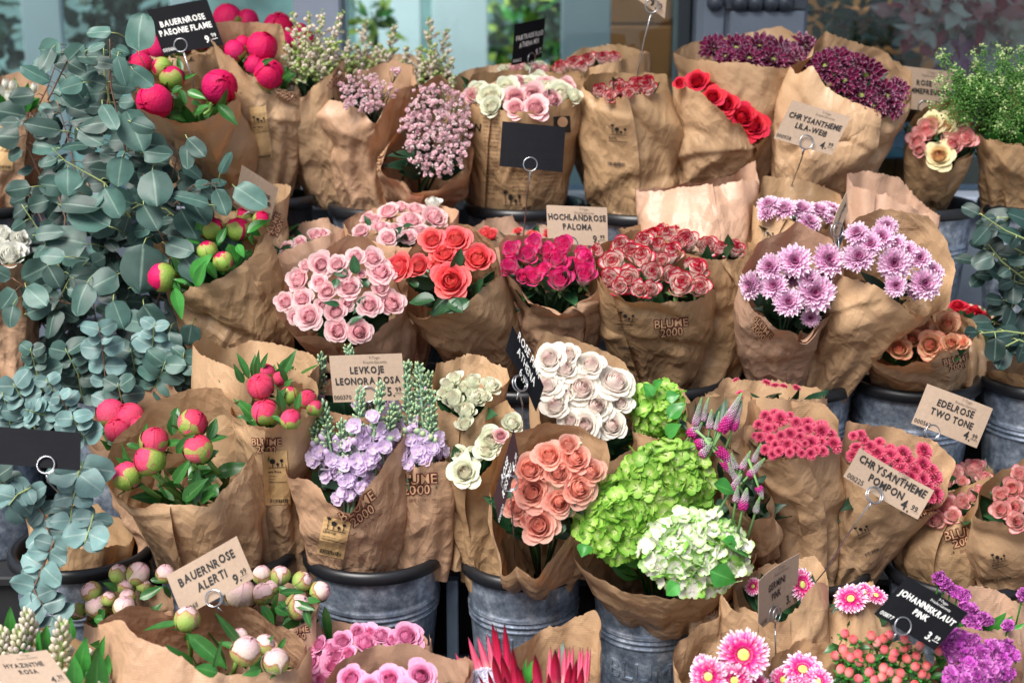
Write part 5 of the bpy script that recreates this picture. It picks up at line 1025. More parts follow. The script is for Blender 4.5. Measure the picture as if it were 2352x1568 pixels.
# stocks
def stock(spec, items, seed):
    """x,y of the foot, x,y of the tip, share of the stem in open flower"""
    rs = np.random.default_rng(seed)
    for it in items.split(";"):
        x0, y0, x1, y1, fl = [float(q) for q in it.split(",")]; a = depth_in(spec, x0, y0, .0, .72); b = at(x1, y1, a[1] + .01); d = nrm(b - a); L = np.linalg.norm(b - a); mb = MB(); k = ppm(a)
        v, f = tube([a - d * .05, a, b], .0036, 7, .002); mb.add(v, f, np.tile((.3, .5, 0, .4), (len(v), 1)), 1)
        for i in range(44):
            t = max(fl, .42) + (1.02 - max(fl, .42)) * (i / 43) ** .8 + rs.normal() * .02; ph = i * GA; sd = nrm(np.cross(d, (math.cos(ph), math.sin(ph), .2))); up = .3 + 1.5 * t * t; dr = nrm(sd + d * up + rs.normal(size=3) * .25); r = .0029 * (1.25 - .45 * t) * rs.uniform(.85, 1.15); c = a + d * L * t + sd * (.0062 * (1.3 - .6 * t)) + dr * .004
            v, f, tt = ellipsoid(c, dr, r, r * 2.1, 6, 5); mb.add(v, f, np.stack([tt, tt * 0, tt * 0 + .8, tt * 0 + rs.random()], 1), 1)
        for i in range(5):
            t = rs.uniform(.25, .6); ph = rs.uniform(0, 6); sd = nrm(np.cross(d, (math.cos(ph), math.sin(ph), .2))); c = a + d * L * t + sd * .012; v, f, tt = ellipsoid(c, nrm(sd + d), .006, .0085, 8, 6); mb.add(v, f, np.stack([tt, tt * 0, tt * 0 + .8, tt * 0 + .5], 1), 0 if rs.random() < .7 else 1)
        n = int(4 + 10 * fl)
        for i in range(n):
            t = (fl + .12) * (i + .5) / n; ph = i * GA; sd = nrm(np.cross(d, (math.cos(ph), math.sin(ph), .1))); c = a + d * L * t + sd * .016 * rs.uniform(.7, 1.2); nn = nrm(sd + nrm(CAM - c) * .5 + d * .2)
            floret(mb, c, nn, rs.uniform(.011, .015), rs, 5, 0, .35, .62); floret(mb, c + nn * .004, nn, rs.uniform(.007, .010), rs, 4, 0, .6, .62)
        mb.obj("stock_spike", (PM['lilac'], PM['bud']), spec['e'])
s = bouquet("stock_bouquet", "green-budded stocks standing behind the kraft LEVKOJE sign", sp("700,905 760,870 900,850 1000,880", "712,940 850,960 995,930", (860, 1290, 80), 2.50, 2.46, 'pink'), None, group=GR["stock"], fill='dark_leaf')
stock(s, "722,980,740,820,.1;900,960,937,838,.1;950,965,962,842,.1;975,960,987,860,.1;840,930,800,800,.1", 11)
s = bouquet("stock_bouquet", "lilac stocks with green bud spikes in a wide ribbed wrap, label and logo on it", sp("658,1048 662,1012 700,985 775,965 860,955 925,990", "660,1062 667,1095 712,1106 739,1123 750,1153 777,1168 800,1172 849,1116 901,1030 925,990", (812, 1330, 86), 2.32, 2.40, 'pink', mid=(1200, 694, 918), ext=.13, cr=.75, seam=1.88), None, group=GR["stock"], fill='dark_leaf', nfill=16)
stock(s, "790,1160,785,975,.55;815,1120,828,905,.6;845,1090,875,892,.62;770,1100,745,935,.4;870,1060,905,935,.55;800,1140,800,1020,.6;830,1080,850,985,.6;735,1060,720,950,.2;880,1050,862,960,.5;850,1080,835,1000,.5;815,1150,850,1040,.7", 12)
logo(s['e'], s['bvh'], 826, 1172, 31, 30, .12); sticker(s['e'], s['bvh'], 767, 1233, 62, 88, -12, (("LEVKOJE", .26), ("Früher liebte sie in", .13), ("seinen Bauerngarten", .13)), 8)
s = bouquet("stock_bouquet", "narrow wrap of lilac stocks with a large stamped logo at its top", sp("922,1050 925,1010 960,985 1000,1000 1032,1045", "923,1062 963,1067 999,1061 1032,1050", (962, 1315, 56), 2.34, 2.41, 'pink', mid=(1190, 912, 1033), cr=.7), None, group=GR["stock"], fill='dark_leaf', nfill=10)
stock(s, "945,1062,935,870,.35;975,1062,965,850,.35;960,1075,950,930,.5;985,1062,992,905,.3;930,1060,912,950,.3;995,1055,985,960,.4", 13)
logo(s['e'], s['bvh'], 957, 1112, 31, 3)
# pale roses
s = bouquet("rose_bouquet", "small cream roses in a plain tall collar of paper", sp("992,858 1001,840 1077,810 1120,825 1166,846 1167,870", "996,905 1015,936 1046,957 1066,990 1111,936 1150,890 1167,870", (1070, 1285, 62), 2.44, 2.43, 'tan', cr=.5, ext=.12, mid=(1060, 990, 1140)),
  "creambud .6 .02;1046 869 20;1030 886 20;1087 879 22;1128 886 22;1042 920 26;1090 914 25;1070 945 24;1068 974 20;1020 905 16;1112 910 16;1065 890 16", group=GR["rose"])
s = bouquet("rose_bouquet", "big white roses blushed with pink in a wide collar, topmost beside the green hydrangea", sp("1220,826 1248,760 1272,769 1361,790 1434,831 1459,890 1470,970", "1222,900 1240,970 1300,1010 1360,1040 1400,1062 1448,1030 1470,970", (1335, 1300, 68), 2.38, 2.43, 'tan', ext=.12, cr=.5),
  "white .4 .03 1.12;1262 824 32;1296 845 35;1358 838 31;1258 883 31;1334 890 42;1413 879 39;1275 931 32;1368 934 38;1341 976 35;1406 976 32;1306 814 24;1310 965 24;1425 925 22;1300 905 22", group=GR["rose"])
s = bouquet("rose_bouquet", "white roses with greenish rims low in a crinkled wrap left of the salmon roses", sp("1013,1036 1030,1000 1090,960 1160,920 1196,955", "1016,1042 1035,1085 1053,1113 1084,1113 1121,1075 1160,1020 1196,955", (1150, 1330, 72), 2.36, 2.42, 'olive', mid=(1190, 1054, 1180), cr=1.3, ext=.12),
  "cream .4 .03;1066 1083 35;1060 1045 22;1128 1010 34;1115 1034 28;1177 972 27;1090 1040 20|mixpink .5 .03;1150 1000 18", group=GR["rose"])
s = bouquet("rose_bouquet", "salmon roses seen face-on in a torn-edged wrap over the zinc bucket", sp("1126,1130 1140,1050 1190,992 1260,968 1330,985 1396,1010 1400,1050", "1130,1150 1142,1240 1150,1325 1166,1318 1184,1288 1210,1308 1232,1330 1250,1292 1303,1240 1355,1192 1390,1130 1400,1050", (1240, 1345, 66), 2.26, 2.40, 'tan', ext=.08, cr=1.1, sm=1, seam=1.3),
  "salmon .3 .045 1.06;1215 1077 34;1262 1045 33;1322 1052 36;1284 1085 33;1222 1128 41;1358 1083 30;1330 1121 38;1286 1152 32;1186 1163 29;1238 1204 42;1195 1120 22;1305 1020 24;1250 1090 20;1200 1190 22", group=GR["rose"], nfill=44)
leaves(s, 'rose_leaf', "1290,1190,1320,1150,26;1300,1205,1270,1230,22;1315,1160,1340,1180,18", lift=.03, shape=2)
# hydrangeas
def mophead(spec, cx, cy, rx, ry, n, mat, seed, lift, flat=.75):
    rs = np.random.default_rng(seed); c = depth_in(spec, cx, cy, lift); k = ppm(c); tc_ = nrm(CAM - c); u = VR; w = nrm(np.cross(tc_, u)); R = np.array((rx, ry)) / k; mb = MB()
    i = 0
    for i in range(n):
        t = (i + .5) / n; r = math.sqrt(t) * 1.04; a = i * GA; x, y = r * math.cos(a), r * math.sin(a); hgt = math.sqrt(max(.0, 1.12 - r * r)) * flat * R.min()
        p = c + u * x * R[0] + w * y * R[1] + tc_ * (hgt - .4 * R.min()); n_ = nrm(u * x * .7 + w * y * .7 + tc_ * .75 + rs.normal(size=3) * .42); p = p + n_ * rs.uniform(-.010, .008); floret(mb, p, n_, rs.uniform(.0118, .0165), rs, 4, 0, .2, .56); blob(mb, p + n_ * .001, .0014, (0, 0, 0, .3))
    mb.obj("hydrangea_head", PM[mat], spec['e'])
s = bouquet("hydrangea_bouquet", "bright green hydrangea head at the back with a pointed paper corner", sp("1450,905 1480,885 1527,872 1574,897 1584,960", "1455,990 1520,1010 1584,1000", (1530, 1320, 52), 2.42, 2.44, 'tan', ext=.12), None, fill='bright_leaf', group="hydrangea bouquets in kraft paper")
mophead(s, 1512, 945, 56, 60, 74, 'hydra', 21, .03); leaves(s, 'bright_leaf', "1535,960,1570,925,40;1500,910,1480,880,30;1530,915,1560,905,30;1500,890,1520,872,22;1530,1000,1560,975,36", lift=.08)
s = bouquet("hydrangea_bouquet", "large green and white hydrangea heads bursting from low spread paper", sp("1318,1250 1340,1180 1420,1080 1551,1042 1596,1036 1640,1085 1699,1149 1730,1220 1727,1276", "1320,1278 1368,1329 1423,1350 1492,1367 1578,1375 1647,1356 1699,1315 1727,1276", (1510, 1440, 72), 2.24, 2.38, 'tan', ext=.12, cr=.7, seam=1.8), None, fill='bright_leaf', nfill=40, group="hydrangea bouquets in kraft paper")
mophead(s, 1530, 1105, 102, 90, 150, 'hydra', 22, .03, .5); mophead(s, 1420, 1190, 98, 90, 150, 'hydra', 23, .03, .5); mophead(s, 1596, 1266, 118, 88, 175, 'hydrawhite', 24, .05, .5)
leaves(s, 'bright_leaf', "1660,1240,1728,1275,52;1630,1310,1690,1335,56;1640,1110,1690,1130,44;1560,1340,1530,1365,40;1350,1250,1335,1275,40", lift=.09, shape=0); leaves(s, 'dark_leaf', "1640,1180,1690,1195,40;1640,1160,1680,1165,36", lift=.0, shape=0)
# veronica
def spikes(spec, items, seed, lift=.05):
    rs = np.random.default_rng(seed)
    for it in items.split(";"):
        x0, y0, x1, y1, w, t0 = [float(q) for q in it.split(",")]; a = depth_in(spec, x0, y0, lift); b = at(x1, y1, a[1] - .005); k = ppm(a); d = nrm(b - a); L = np.linalg.norm(b - a); R = w / 2 / k * .8; mb = MB(); u = nrm(np.cross(d, (.2, .9, .3))); v_ = np.cross(d, u); n = max(90, int(L / .0018 * 5.5))
        v, f = tube([a - d * .05, a, b], .0026, 6, .0012); mb.add(v, f, np.tile((.95, .5, 0, .4), (len(v), 1)))
        for i in range(n):
            t = i / n; an = i * GA; r = R * (1 - t) ** .55 * (1 - .25 * (t < .08)); e = u * math.cos(an) + v_ * math.sin(an); blob(mb, a + d * L * t + e * r, (.0023 if t < .35 else .0019) * (1.1 - .55 * t) * rs.uniform(.85, 1.2) * max(.7, w / 26), (t0 + (1 - t0) * t, .5, 0, rs.random()))
        mb.obj("flower_spike", PM['veronica'], spec['e'])
s = bouquet("veronica_bouquet", "pink and white veronica spikes in a wrap behind the hydrangeas", sp("1576,925 1600,915 1646,908 1726,903 1752,965", "1580,965 1640,988 1696,982 1752,975", (1690, 1300, 56), 2.36, 2.43, 'tan', ext=.10), None, fill='dark_leaf', nfill=30, group="veronica bouquets in kraft paper")
spikes(s, "1597,975,1612,913,20,.4;1614,965,1628,913,18,.45;1658,990,1704,903,30,.0;1682,985,1704,920,26,.1;1653,988,1671,944,18,.4;1630,982,1635,940,20,.4;1586,1000,1612,970,30,.05;1600,1022,1634,1008,30,.0;1566,1038,1601,1010,22,.1;1610,1046,1637,1015,22,.3;1645,985,1652,945,14,.6", 31)
leaves(s, 'dark_leaf', "1580,990,1560,960,16;1620,1000,1640,1020,16;1570,1010,1550,1040,14;1600,1040,1560,1060,20;1650,1000,1680,1030,18", lift=.02)
s = bouquet("veronica_bouquet", "lower veronica spikes, magenta at the foot, beside the pompon wrap", sp("1650,1095 1690,1070 1740,1075 1764,1150", "1656,1120 1690,1160 1730,1190 1764,1180", (1725, 1320, 42), 2.27, 2.42, 'tan', ext=.10, cr=1.5), None, fill='dark_leaf', nfill=24, group="veronica bouquets in kraft paper")
leaves(s, 'dark_leaf', "1680,1120,1660,1150,18;1740,1110,1760,1090,16;1690,1060,1660,1050,18;1730,1170,1760,1180,18;1700,1100,1730,1110,16", lift=.04)
spikes(s, "1730,1060,1748,1018,16,.4;1695,1110,1672,1062,18,.3;1648,1032,1708,1086,28,.0;1704,1076,1724,1035,18,.35;1720,1092,1757,1052,20,.25;1675,1134,1704,1088,24,.02;1706,1168,1716,1120,26,.0;1742,1118,1752,1146,22,.1;1690,1150,1695,1115,18,.45;1735,1175,1745,1140,16,.6;1690,1075,1680,1040,16,.5;1660,1060,1700,1110,20,.05", 32, .05)
leaves(s, 'dark_leaf', "1700,1140,1690,1175,22;1720,1150,1740,1170,22;1650,1060,1660,1110,14;1720,1160,1715,1190,20", lift=.03)
# pompons
PZ = lambda t: ";".join("%.0f %.0f %.1f" % (float(a) * .2746 + 1550, float(b) * .2746 + 832.6, float(r) * .2746 * 1.42) for a, b, r in (w.split(",") for w in t.split()))
s = bouquet("chrysanthemum_bouquet", "paper wrap with a few raspberry pompons deep inside, behind the pompon wrap", sp("1618,908 1671,868 1780,875 1874,888 1893,908", "1640,905 1740,912 1850,920 1893,912", (1775, 1300, 44), 2.50, 2.46, 'tan', cr=.6), "pompon .7 .02;1761 878 13;1780 884 12;1800 886 12;1830 890 12;1700 905 13;1690 872 10", group=GR["chrysanthemum"], fill='dark_leaf')
s = bouquet("chrysanthemum_bouquet", "raspberry pompon chrysanthemums packed in a smooth cone with a paper seam", sp("1709,985 1713,945 1720,922 1748,915 1825,918 1893,929 1926,967 1934,1005", "1722,1030 1759,1058 1792,1042 1852,1048 1893,1042 1934,1005", (1848, 1345, 66), 2.34, 2.41, 'tan', mid=(1170, 1768, 1922), cr=.9, seam=1.42),
  "pompon .5 .03;" + PZ("750,440,40 835,425,40 885,465,60 700,515,40 775,550,42 790,480,38 710,620,40 665,610,25 830,540,30 800,635,40 1015,500,45 1115,510,55 1115,550,45 1230,575,62 1230,530,50 1310,600,40 970,600,55 890,610,40 840,690,40 940,690,50 1025,695,38 1050,620,38 1145,665,60 1230,665,35 1330,670,55 755,725,40 820,770,38 1065,760,32 1140,760,45 1180,735,35 1240,740,40 1350,710,40 1050,580,38 900,680,35 1090,680,30 965,440,30 870,740,36 960,750,36 1010,720,34"), group=GR["chrysanthemum"], fill='dark_leaf', nfill=40)
PQ = lambda t: ";".join("%.0f %.0f %.1f" % (float(a) * .3443 + 1548, float(b) * .3443 + 1028.4, float(r) * .3443 * 1.36) for a, b, r in (w.split(",") for w in t.split()))
s = bouquet("chrysanthemum_bouquet", "raspberry pompons leaning right in a cone behind the kraft POMPON sign", sp("1934,1020 1943,967 2060,985 2150,1012 2192,1060 2178,1140", "1936,1035 1955,1090 2020,1130 2100,1172 2150,1165 2178,1140", (1940, 1345, 46), 2.36, 2.42, 'tan', ext=.12, cr=.5, mid=(1240, 1912, 2064), seam=1.7),
  "pompon .5 .03;" + PQ("1360,30,45 1440,45,50 1530,30,50 1670,20,55 1510,130,45 1610,150,45 1665,105,55 1590,190,45 1660,210,50 1740,190,50 1750,310,55 1490,80,45 1720,140,42 1400,80,40 1190,50,40 1560,80,45 1700,250,40 1720,330,36 1620,240,36") + ";1960 1000 15;1976 998 17;1966 1026 17;1958 1042 14;1998 1024 17;1985 1010 14;2020 1015 16;2045 1030 15;1990 1045 14", group=GR["chrysanthemum"], fill='dark_leaf', nfill=30)
sticker(s['e'], s['bvh'], 1990, 1235, 42, 80, 24, (("CHRYSANTHEME", .2),), 9, False); logo(s['e'], s['bvh'], 2120, 1170, 22, 25, sub=False)
# right-hand roses of the third row
s = bouquet("rose_bouquet", "white roses with red rims at the far back of the right bucket", sp("2150,1110 2180,1070 2250,1055 2280,1090", "2160,1130 2220,1120 2280,1095", (2200, 1330, 60), 2.52, 2.46, 'olive'), "rosy .5 .02;2188 1090 24;2237 1080 27;2262 1100 20;2210 1106 16;2175 1110 16", group=GR["rose"])
s = bouquet("rose_bouquet", "small red-and-white roses deep in a crumpled wrap with dark logo", sp("2113,1202 2140,1160 2175,1128 2240,1105 2281,1090 2282,1105", "2118,1208 2168,1206 2233,1168 2266,1128 2282,1105", (2185, 1375, 76), 2.40, 2.42, 'olive', mid=(1275, 2074, 2250), cr=1.3, ext=.12),
  "rosy .5 .02 1.1;2178 1163 23;2151 1194 19;2209 1156 19;2161 1166 16;2233 1142 16;2190 1185 17;2135 1192 14;2250 1128 14", group=GR["rose"]); logo(s['e'], s['bvh'], 2212, 1232, 27, 14)
s = bouquet("rose_bouquet", "cream roses with pink rims in a wrap cut by the right edge", sp("2236,1170 2262,1112 2275,1100 2340,1055 2430,1040 2470,1110", "2236,1185 2262,1190 2295,1196 2352,1222 2420,1220 2470,1160", (2320, 1385, 84), 2.30, 2.40, 'tan', mid=(1275, 2226, 2440), cr=1.1),
  "rosy .4 .03;2299 1135 22;2326 1121 27;2300 1169 24;2333 1163 24;2338 1197 26;2343 1090 20;2367 1131 27;2390 1170 26;2372 1100 24", group=GR["rose"]); sticker(s['e'], s['bvh'], 2300, 1300, 44, 70, 12, (("ROSE", .3),), 10, False)
# ------------------------------------------------------------------ nearest row
s = bouquet("peony_bouquet", "blush peony buds at the left behind the foremost wrap", sp("195,1428 260,1345 320,1334 362,1340 398,1372", "205,1440 300,1440 398,1400", (330, 1830, 70), 2.22, 2.14, 'pink', ext=.12),
  "palehalf .45 .03;222 1391 27 90 .5;286 1393 25 80 .5;317 1317 26 60 .7;379 1317 21 90 .5|palebud .45 .03;210 1359 23;272 1317 22;291 1345 21;179 1403 19 150 .6;293 1372 20;250 1375 18;330 1345 16", group=GR["peony"], fill='peony_leaf', nfill=40)
leaves(s, 'peony_leaf', "270,1355,240,1337,20;320,1375,372,1345,24;240,1400,228,1420,26;300,1400,270,1415,22;375,1345,395,1375,14;345,1330,380,1335,14;185,1410,160,1420,22;215,1420,260,1425,24", lift=.05)
s = bouquet("peony_bouquet", "blush peony buds and one opening flower behind the wrap, right of the kraft ALERTI sign", sp("560,1402 590,1345 623,1328 690,1340 722,1362 733,1386", "570,1420 610,1432 655,1448 700,1430 733,1386", (645, 1830, 60), 2.20, 2.14, 'rose', ext=.12, cr=1.3),
  "palepeony .45 .05;554 1366 36 80 .6|palehalf .45 .04;606 1362 25;601 1319 22 90 .7;735 1357 24 20 .7;684 1393 28 30 .5|palebud .45 .04;644 1321 22 80 .7;694 1335 23 40 .7;623 1349 18", group=GR["peony"], fill='peony_leaf', nfill=40)
leaves(s, 'peony_leaf', "640,1360,700,1358,18;670,1380,720,1400,20;600,1390,632,1435,24;630,1395,665,1410,26;745,1390,760,1490,22;700,1395,712,1440,18;640,1345,665,1370,18;700,1380,735,1378,20;620,1375,600,1400,16;655,1395,640,1380,18", lift=.06); logo(s['e'], s['bvh'], 680, 1455, 20, 10, sub=False)
s = bouquet("peony_bouquet", "few blush peony buds standing in the foremost wide open wrap at lower left", sp("220,1430 275,1406 302,1390 406,1411 497,1386 578,1397 650,1440 698,1480", "221,1440 262,1425 282,1420 312,1457 379,1485 448,1533 516,1550 620,1544 682,1538 698,1482", (450, 1950, 95), 2.06, 2.10, 'pink', ext=.14, cr=.6, mid=(1640, 268, 690), sm=1),
  "palebud .4 .04;429 1421 28 90 .8|palehalf .4 .04;565 1493 35 70 .5;634 1517 30 110 .5;608 1479 24 60 .6;551 1462 20 110 .5", group=GR["peony"], fill='peony_leaf', nfill=10)
leaves(s, 'peony_leaf', "412,1430,326,1440,20;432,1455,520,1532,40;500,1545,450,1530,34;555,1480,498,1412,22;550,1490,500,1470,16;610,1485,625,1460,14;640,1490,655,1465,14;600,1535,560,1550,22;490,1540,510,1470,12;425,1470,432,1455,10", lift=.04); stems(s, "432,1446,436,1530,12;545,1515,520,1560,12")
s = bouquet("rose_bouquet", "bright pink roses low in a wrap below the zinc bucket, left part open", sp("672,1560 690,1470 760,1428 884,1441 977,1458 985,1470", "676,1580 760,1600 900,1560 985,1480", (870, 1960, 75), 2.16, 2.12, 'rose', ext=.12),
  "pink .45 .03;787 1472 25;822 1452 22;849 1455 26;877 1459 24;839 1476 30;935 1459 34;770 1503 30;763 1528 26;708 1520 30;701 1540 32;732 1479 20;712 1490 19;739 1558 22;760 1485 18;900 1470 20;685 1558 24;800 1500 22", group=GR["rose"])
s = bouquet("rose_bouquet", "bright pink roses at the bottom edge inside a tall rosy paper collar", sp("756,1560 767,1526 815,1500 918,1472 953,1479 1022,1514 1070,1510 1081,1518", "760,1600 850,1625 960,1620 1060,1580 1081,1518", (930, 2050, 80), 2.02, 2.08, 'rose', ext=.14, cr=.9),
  "pink .4 .03;805 1558 34;894 1560 36;968 1551 33;850 1580 30;935 1590 30", group=GR["rose"])
# proteas
def protea(spec, cx, cy, items, dome, seed):
    rs = np.random.default_rng(seed); c = depth_in(spec, cx, cy, .02); k = ppm(c); mb = MB(); root = c - nrm(CAM - c) * .03 - np.array((0, 0, .02))
    for it in items.split(";"):
        bx, by, tx, ty, w, near = [float(q) for q in it.split(",")]; a = at(bx, by, c[1] - near * .03); b = at(tx, ty, c[1] - near * .055 + .01); d = b - a; L = np.linalg.norm(d); n_ = nrm(nrm(CAM - a) + rs.normal(size=3) * .25)
        d = nrm(d); n_ = nrm(n_ - d * np.dot(n_, d)); s_ = np.cross(d, n_); A, T = np.meshgrid(np.linspace(-1, 1, 7), np.linspace(0, 1, 10)); A = A.ravel(); T = T.ravel(); pr = 1.05 * np.sin(math.pi * (.22 + .78 * T)) ** .9 + .015
        x = A * pr * w * .62 / 2 / k; y = T * L; z = -.6 * (np.abs(A) ** 2) * pr * w / 2 / k + .06 * L * T * T * (1 if near > 0 else -1); V = a + np.outer(x, s_) + np.outer(y, d) + np.outer(z, n_); mb.add(V, grid_faces(7, 10), np.stack([T, np.abs(A), T * 0, T * 0 + (.2 if near >= 0 else .9)], 1))
    o = mb.obj("protea_flower", PM['protea'], spec['e'])
    if dome:
        c2 = at(dome[0], dome[1], c[1] - .01); v, f, t = ellipsoid(c2, nrm(np.array((.1, -.3, 1))), dome[2] / k, dome[2] * 1.05 / k, 26, 16); m2 = MB(); m2.add(v, f)
        for i in range(420):
            d = rs.normal(size=3); d[2] = abs(d[2]); d = nrm(d); p = c2 + d * dome[2] / k * .98; q = nrm(np.array((.1, -.3, 1)) * .9 + d * .5 + rs.normal(size=3) * .1); v, f = tube([p, p + q * .007], .0006, 3); m2.add(v, f)
        m2.obj("protea_dome", plain("protea_white", S(206, 204, 222), .8), o)
s = bouquet("protea_bouquet", "red king proteas with pointed bracts at the bottom edge before a tall paper corner", sp("1168,1500 1200,1476 1260,1444 1362,1401 1386,1440 1376,1500", "1180,1560 1230,1600 1320,1600 1376,1540 1376,1500", (1265, 2050, 75), 2.08, 2.10, 'tan', ext=.12, cr=.4), None, fill='dark_leaf', nfill=8)
protea(s, 1130, 1570, "1105,1570,1073,1461,26,-1;1118,1560,1080,1480,24,-1;1125,1555,1095,1457,26,-1;1150,1560,1128,1430,28,0;1140,1550,1120,1452,24,-1;1160,1560,1143,1438,24,0;1170,1570,1158,1432,28,0;1180,1580,1166,1470,24,0;1155,1590,1130,1500,30,1;1175,1600,1150,1500,32,1;1190,1610,1176,1480,30,1;1150,1620,1117,1536,22,1;1130,1630,1098,1540,16,1;1200,1630,1190,1520,36,1;1090,1600,1044,1495,24,-1;1080,1610,1030,1510,20,-1;1170,1630,1156,1550,34,1;1190,1600,1200,1530,20,1;1075,1600,1076,1502,14,-1", (1112, 1586, 46), 41)
protea(s, 1300, 1590, "1242,1600,1227,1497,34,1;1262,1590,1266,1481,20,-1;1278,1590,1275,1486,36,1;1280,1590,1283,1478,18,-1;1295,1590,1298,1481,22,-1;1300,1590,1307,1481,16,-1;1310,1590,1318,1480,18,-1;1325,1590,1331,1483,20,-1;1330,1590,1338,1484,20,-1;1340,1590,1351,1483,22,-1;1345,1600,1360,1488,26,-1;1255,1620,1262,1540,26,1;1300,1620,1311,1514,32,1;1312,1620,1324,1508,28,1;1322,1620,1340,1525,30,1;1290,1640,1300,1560,34,1;1275,1640,1258,1560,26,1;1230,1630,1218,1560,24,1;1345,1640,1350,1560,26,1", None, 42)
leaves(s, 'bright_leaf', "1210,1570,1222,1518,22;1203,1560,1207,1515,10", lift=.02)
# gerberas
s = bouquet("gerbera_bouquet", "stamped wrap tucked in the shade below the hydrangea paper", sp("1588,1370 1620,1350 1660,1352 1694,1375", "1592,1385 1640,1395 1694,1380", (1650, 1800, 56), 2.30, 2.16, 'tan', cr=1.2), "gerbera .7 -.01;1640 1372 18", group=GR["gerbera"]); logo(s['e'], s['bvh'], 1625, 1396, 20, -12)
s = bouquet("gerbera_bouquet", "pink gerberas half hidden in the tall wrap behind the kraft GERMINI sign", sp("1688,1342 1696,1324 1760,1300 1841,1284 1868,1275 1896,1311 1904,1366", "1660,1362 1700,1392 1755,1416 1800,1425 1834,1392 1868,1333 1904,1345 1904,1366".replace("1660,1362 ", ""), (1815, 1820, 66), 2.22, 2.16, 'tan', cr=1.0, mid=(1480, 1700, 1890)),
  "gerbera .4 .03;1843 1342 40 10 .6;1730 1346 22 150 .6;1800 1350 26", group=GR["gerbera"])
s = bouquet("gerbera_bouquet", "pink gerberas in a wrap left of the black JOHANNISKRAUT sign", sp("1905,1396 1930,1350 2000,1335 2026,1372", "1912,1408 1960,1396 2006,1366 2026,1378", (1945, 1800, 60), 2.24, 2.16, 'tan', cr=1.2, mid=(1470, 1890, 2024)),
  "gerbera .35 .04;1954 1374 40 110 .5;2012 1366 30 60 .7;1985 1360 24", group=GR["gerbera"])
s = bouquet("gerbera_bouquet", "large pink gerbera facing out of the front left gerbera wrap", sp("1552,1525 1558,1470 1600,1438 1655,1415 1657,1360 1690,1400 1755,1440 1762,1495", "1560,1560 1600,1610 1680,1620 1740,1590 1762,1495", (1670, 2050, 80), 2.04, 2.10, 'tan', ext=.14, cr=.8, sm=1),
  "gerbera .2 .06;1708 1503 64 0 .05|gerbera .3 .04;1627 1553 46 190 .35;1687 1562 42 260 .2;1612 1532 32 170 .7;1740 1575 34", group=GR["gerbera"])
s = bouquet("gerbera_bouquet", "pink gerberas at the bottom edge in the wrap right of the large gerbera", sp("1765,1555 1776,1510 1858,1464 1879,1487 1896,1476 1922,1512 1978,1570", "1768,1600 1850,1630 1940,1610 1978,1570", (1860, 2050, 75), 2.06, 2.12, 'tan', ext=.12, cr=1.0, sm=1),
  "gerbera .3 .04;1844 1536 48 80 .55;1799 1560 36 150 .5;1878 1565 36;1835 1580 34", group=GR["gerbera"])
# berries
def berries(spec, pts, seed):
    rs = np.random.default_rng(seed); me = []
    for i in range(3):
        mb = MB(); v, f, t = ellipsoid(np.zeros(3), (0, 0, 1), .86, 1.1, 12, 9); mb.add(v, f, np.stack([t, t * 0, t * 0, t * 0 + rs.random()], 1)); v, f = tube([(0, 0, 1.05), (.05, 0, 1.3)], .10, 5, .03); mb.add(v, f, np.tile((1, 0, 0, .5), (len(v), 1)))
        for k in range(5): a = k * 1.257 + rs.uniform(-.2, .2); leaf_into(mb, (math.cos(a) * .2, math.sin(a) * .2, -1.02), (math.cos(a), math.sin(a), -.05), (0, 0, 1), 1.15, .75, rs, 1, 0, .1, -.25)
        me.append(mb.data("berry", (PM['berry'], MATS["bright_leaf"])))
    mb = MB(); root = spec['_rimc'] - np.array((0, 0, .16))
    for i, (x, y, r) in enumerate(pts):
        p = depth_in(spec, x, y, .07) + np.array((0, rs.uniform(-.012, .012), 0)); o = bpy.data.objects.new("berry", me[i % 3]); COL.objects.link(o); n_ = nrm(np.array((rs.normal() * .35, -.45 + rs.normal() * .25, 1))); q = Vector(n_).to_track_quat('Z', 'Y').to_matrix() @ Matrix.Rotation(rs.uniform(0, 6), 3, 'Z'); M = q.to_4x4(); M.translation = Vector(p - world_of(spec['e'])); sz = r / ppm(p); o.parent = spec['e']; o.matrix_local = M @ Matrix.Diagonal((sz, sz, sz, 1))
        v, f = tube([p - n_ * sz, p - n_ * sz * 4 + np.array((0, .01, -.01)), root + rs.normal(size=3) * .02], .0012, 4); mb.add(v, f, np.tile((.5, .5, 0, .4), (len(v), 1)))
        for k in range(2): a = rs.uniform(0, 6); b = p - n_ * sz * rs.uniform(2.5, 6) + rs.normal(size=3) * .006; leaf_into(mb, b, np.array((math.cos(a), -.4, math.sin(a) * .7)), nrm(CAM - b) + np.array((0, 0, .6)), rs.uniform(.018, .034), rs.uniform(.009, .014), rs, 0, 0)
    mb.obj("berry_leaves", MATS["peony_leaf"], spec['e'])
s = bouquet("berry_bouquet", "coral pink hypericum berries below the black JOHANNISKRAUT sign", sp("1900,1540 1940,1490 2020,1465 2100,1480 2138,1530", "1905,1590 2000,1640 2100,1610 2138,1540", (2030, 2050, 75), 2.06, 2.10, 'tan', ext=.14), None, fill='peony_leaf', nfill=50)
bp_ = "1305,1230 1150,1260 1205,1290 1390,1255 1445,1265 1125,1335 1340,1330 1345,1275 1075,1380 1150,1390 1190,1415 1225,1365 1305,1390 1405,1350 1525,1250 1525,1320 1560,1320 1605,1370 1650,1340 1295,1480 1390,1455 1380,1510 1440,1500 1520,1515 1595,1560 1250,1450 1600,1440 1690,1530 1230,1535 1760,1340 1670,1430 1460,1350 1110,1470 1170,1500 1340,1550 1470,1420 1550,1400 1700,1460 1650,1500 1500,1570"
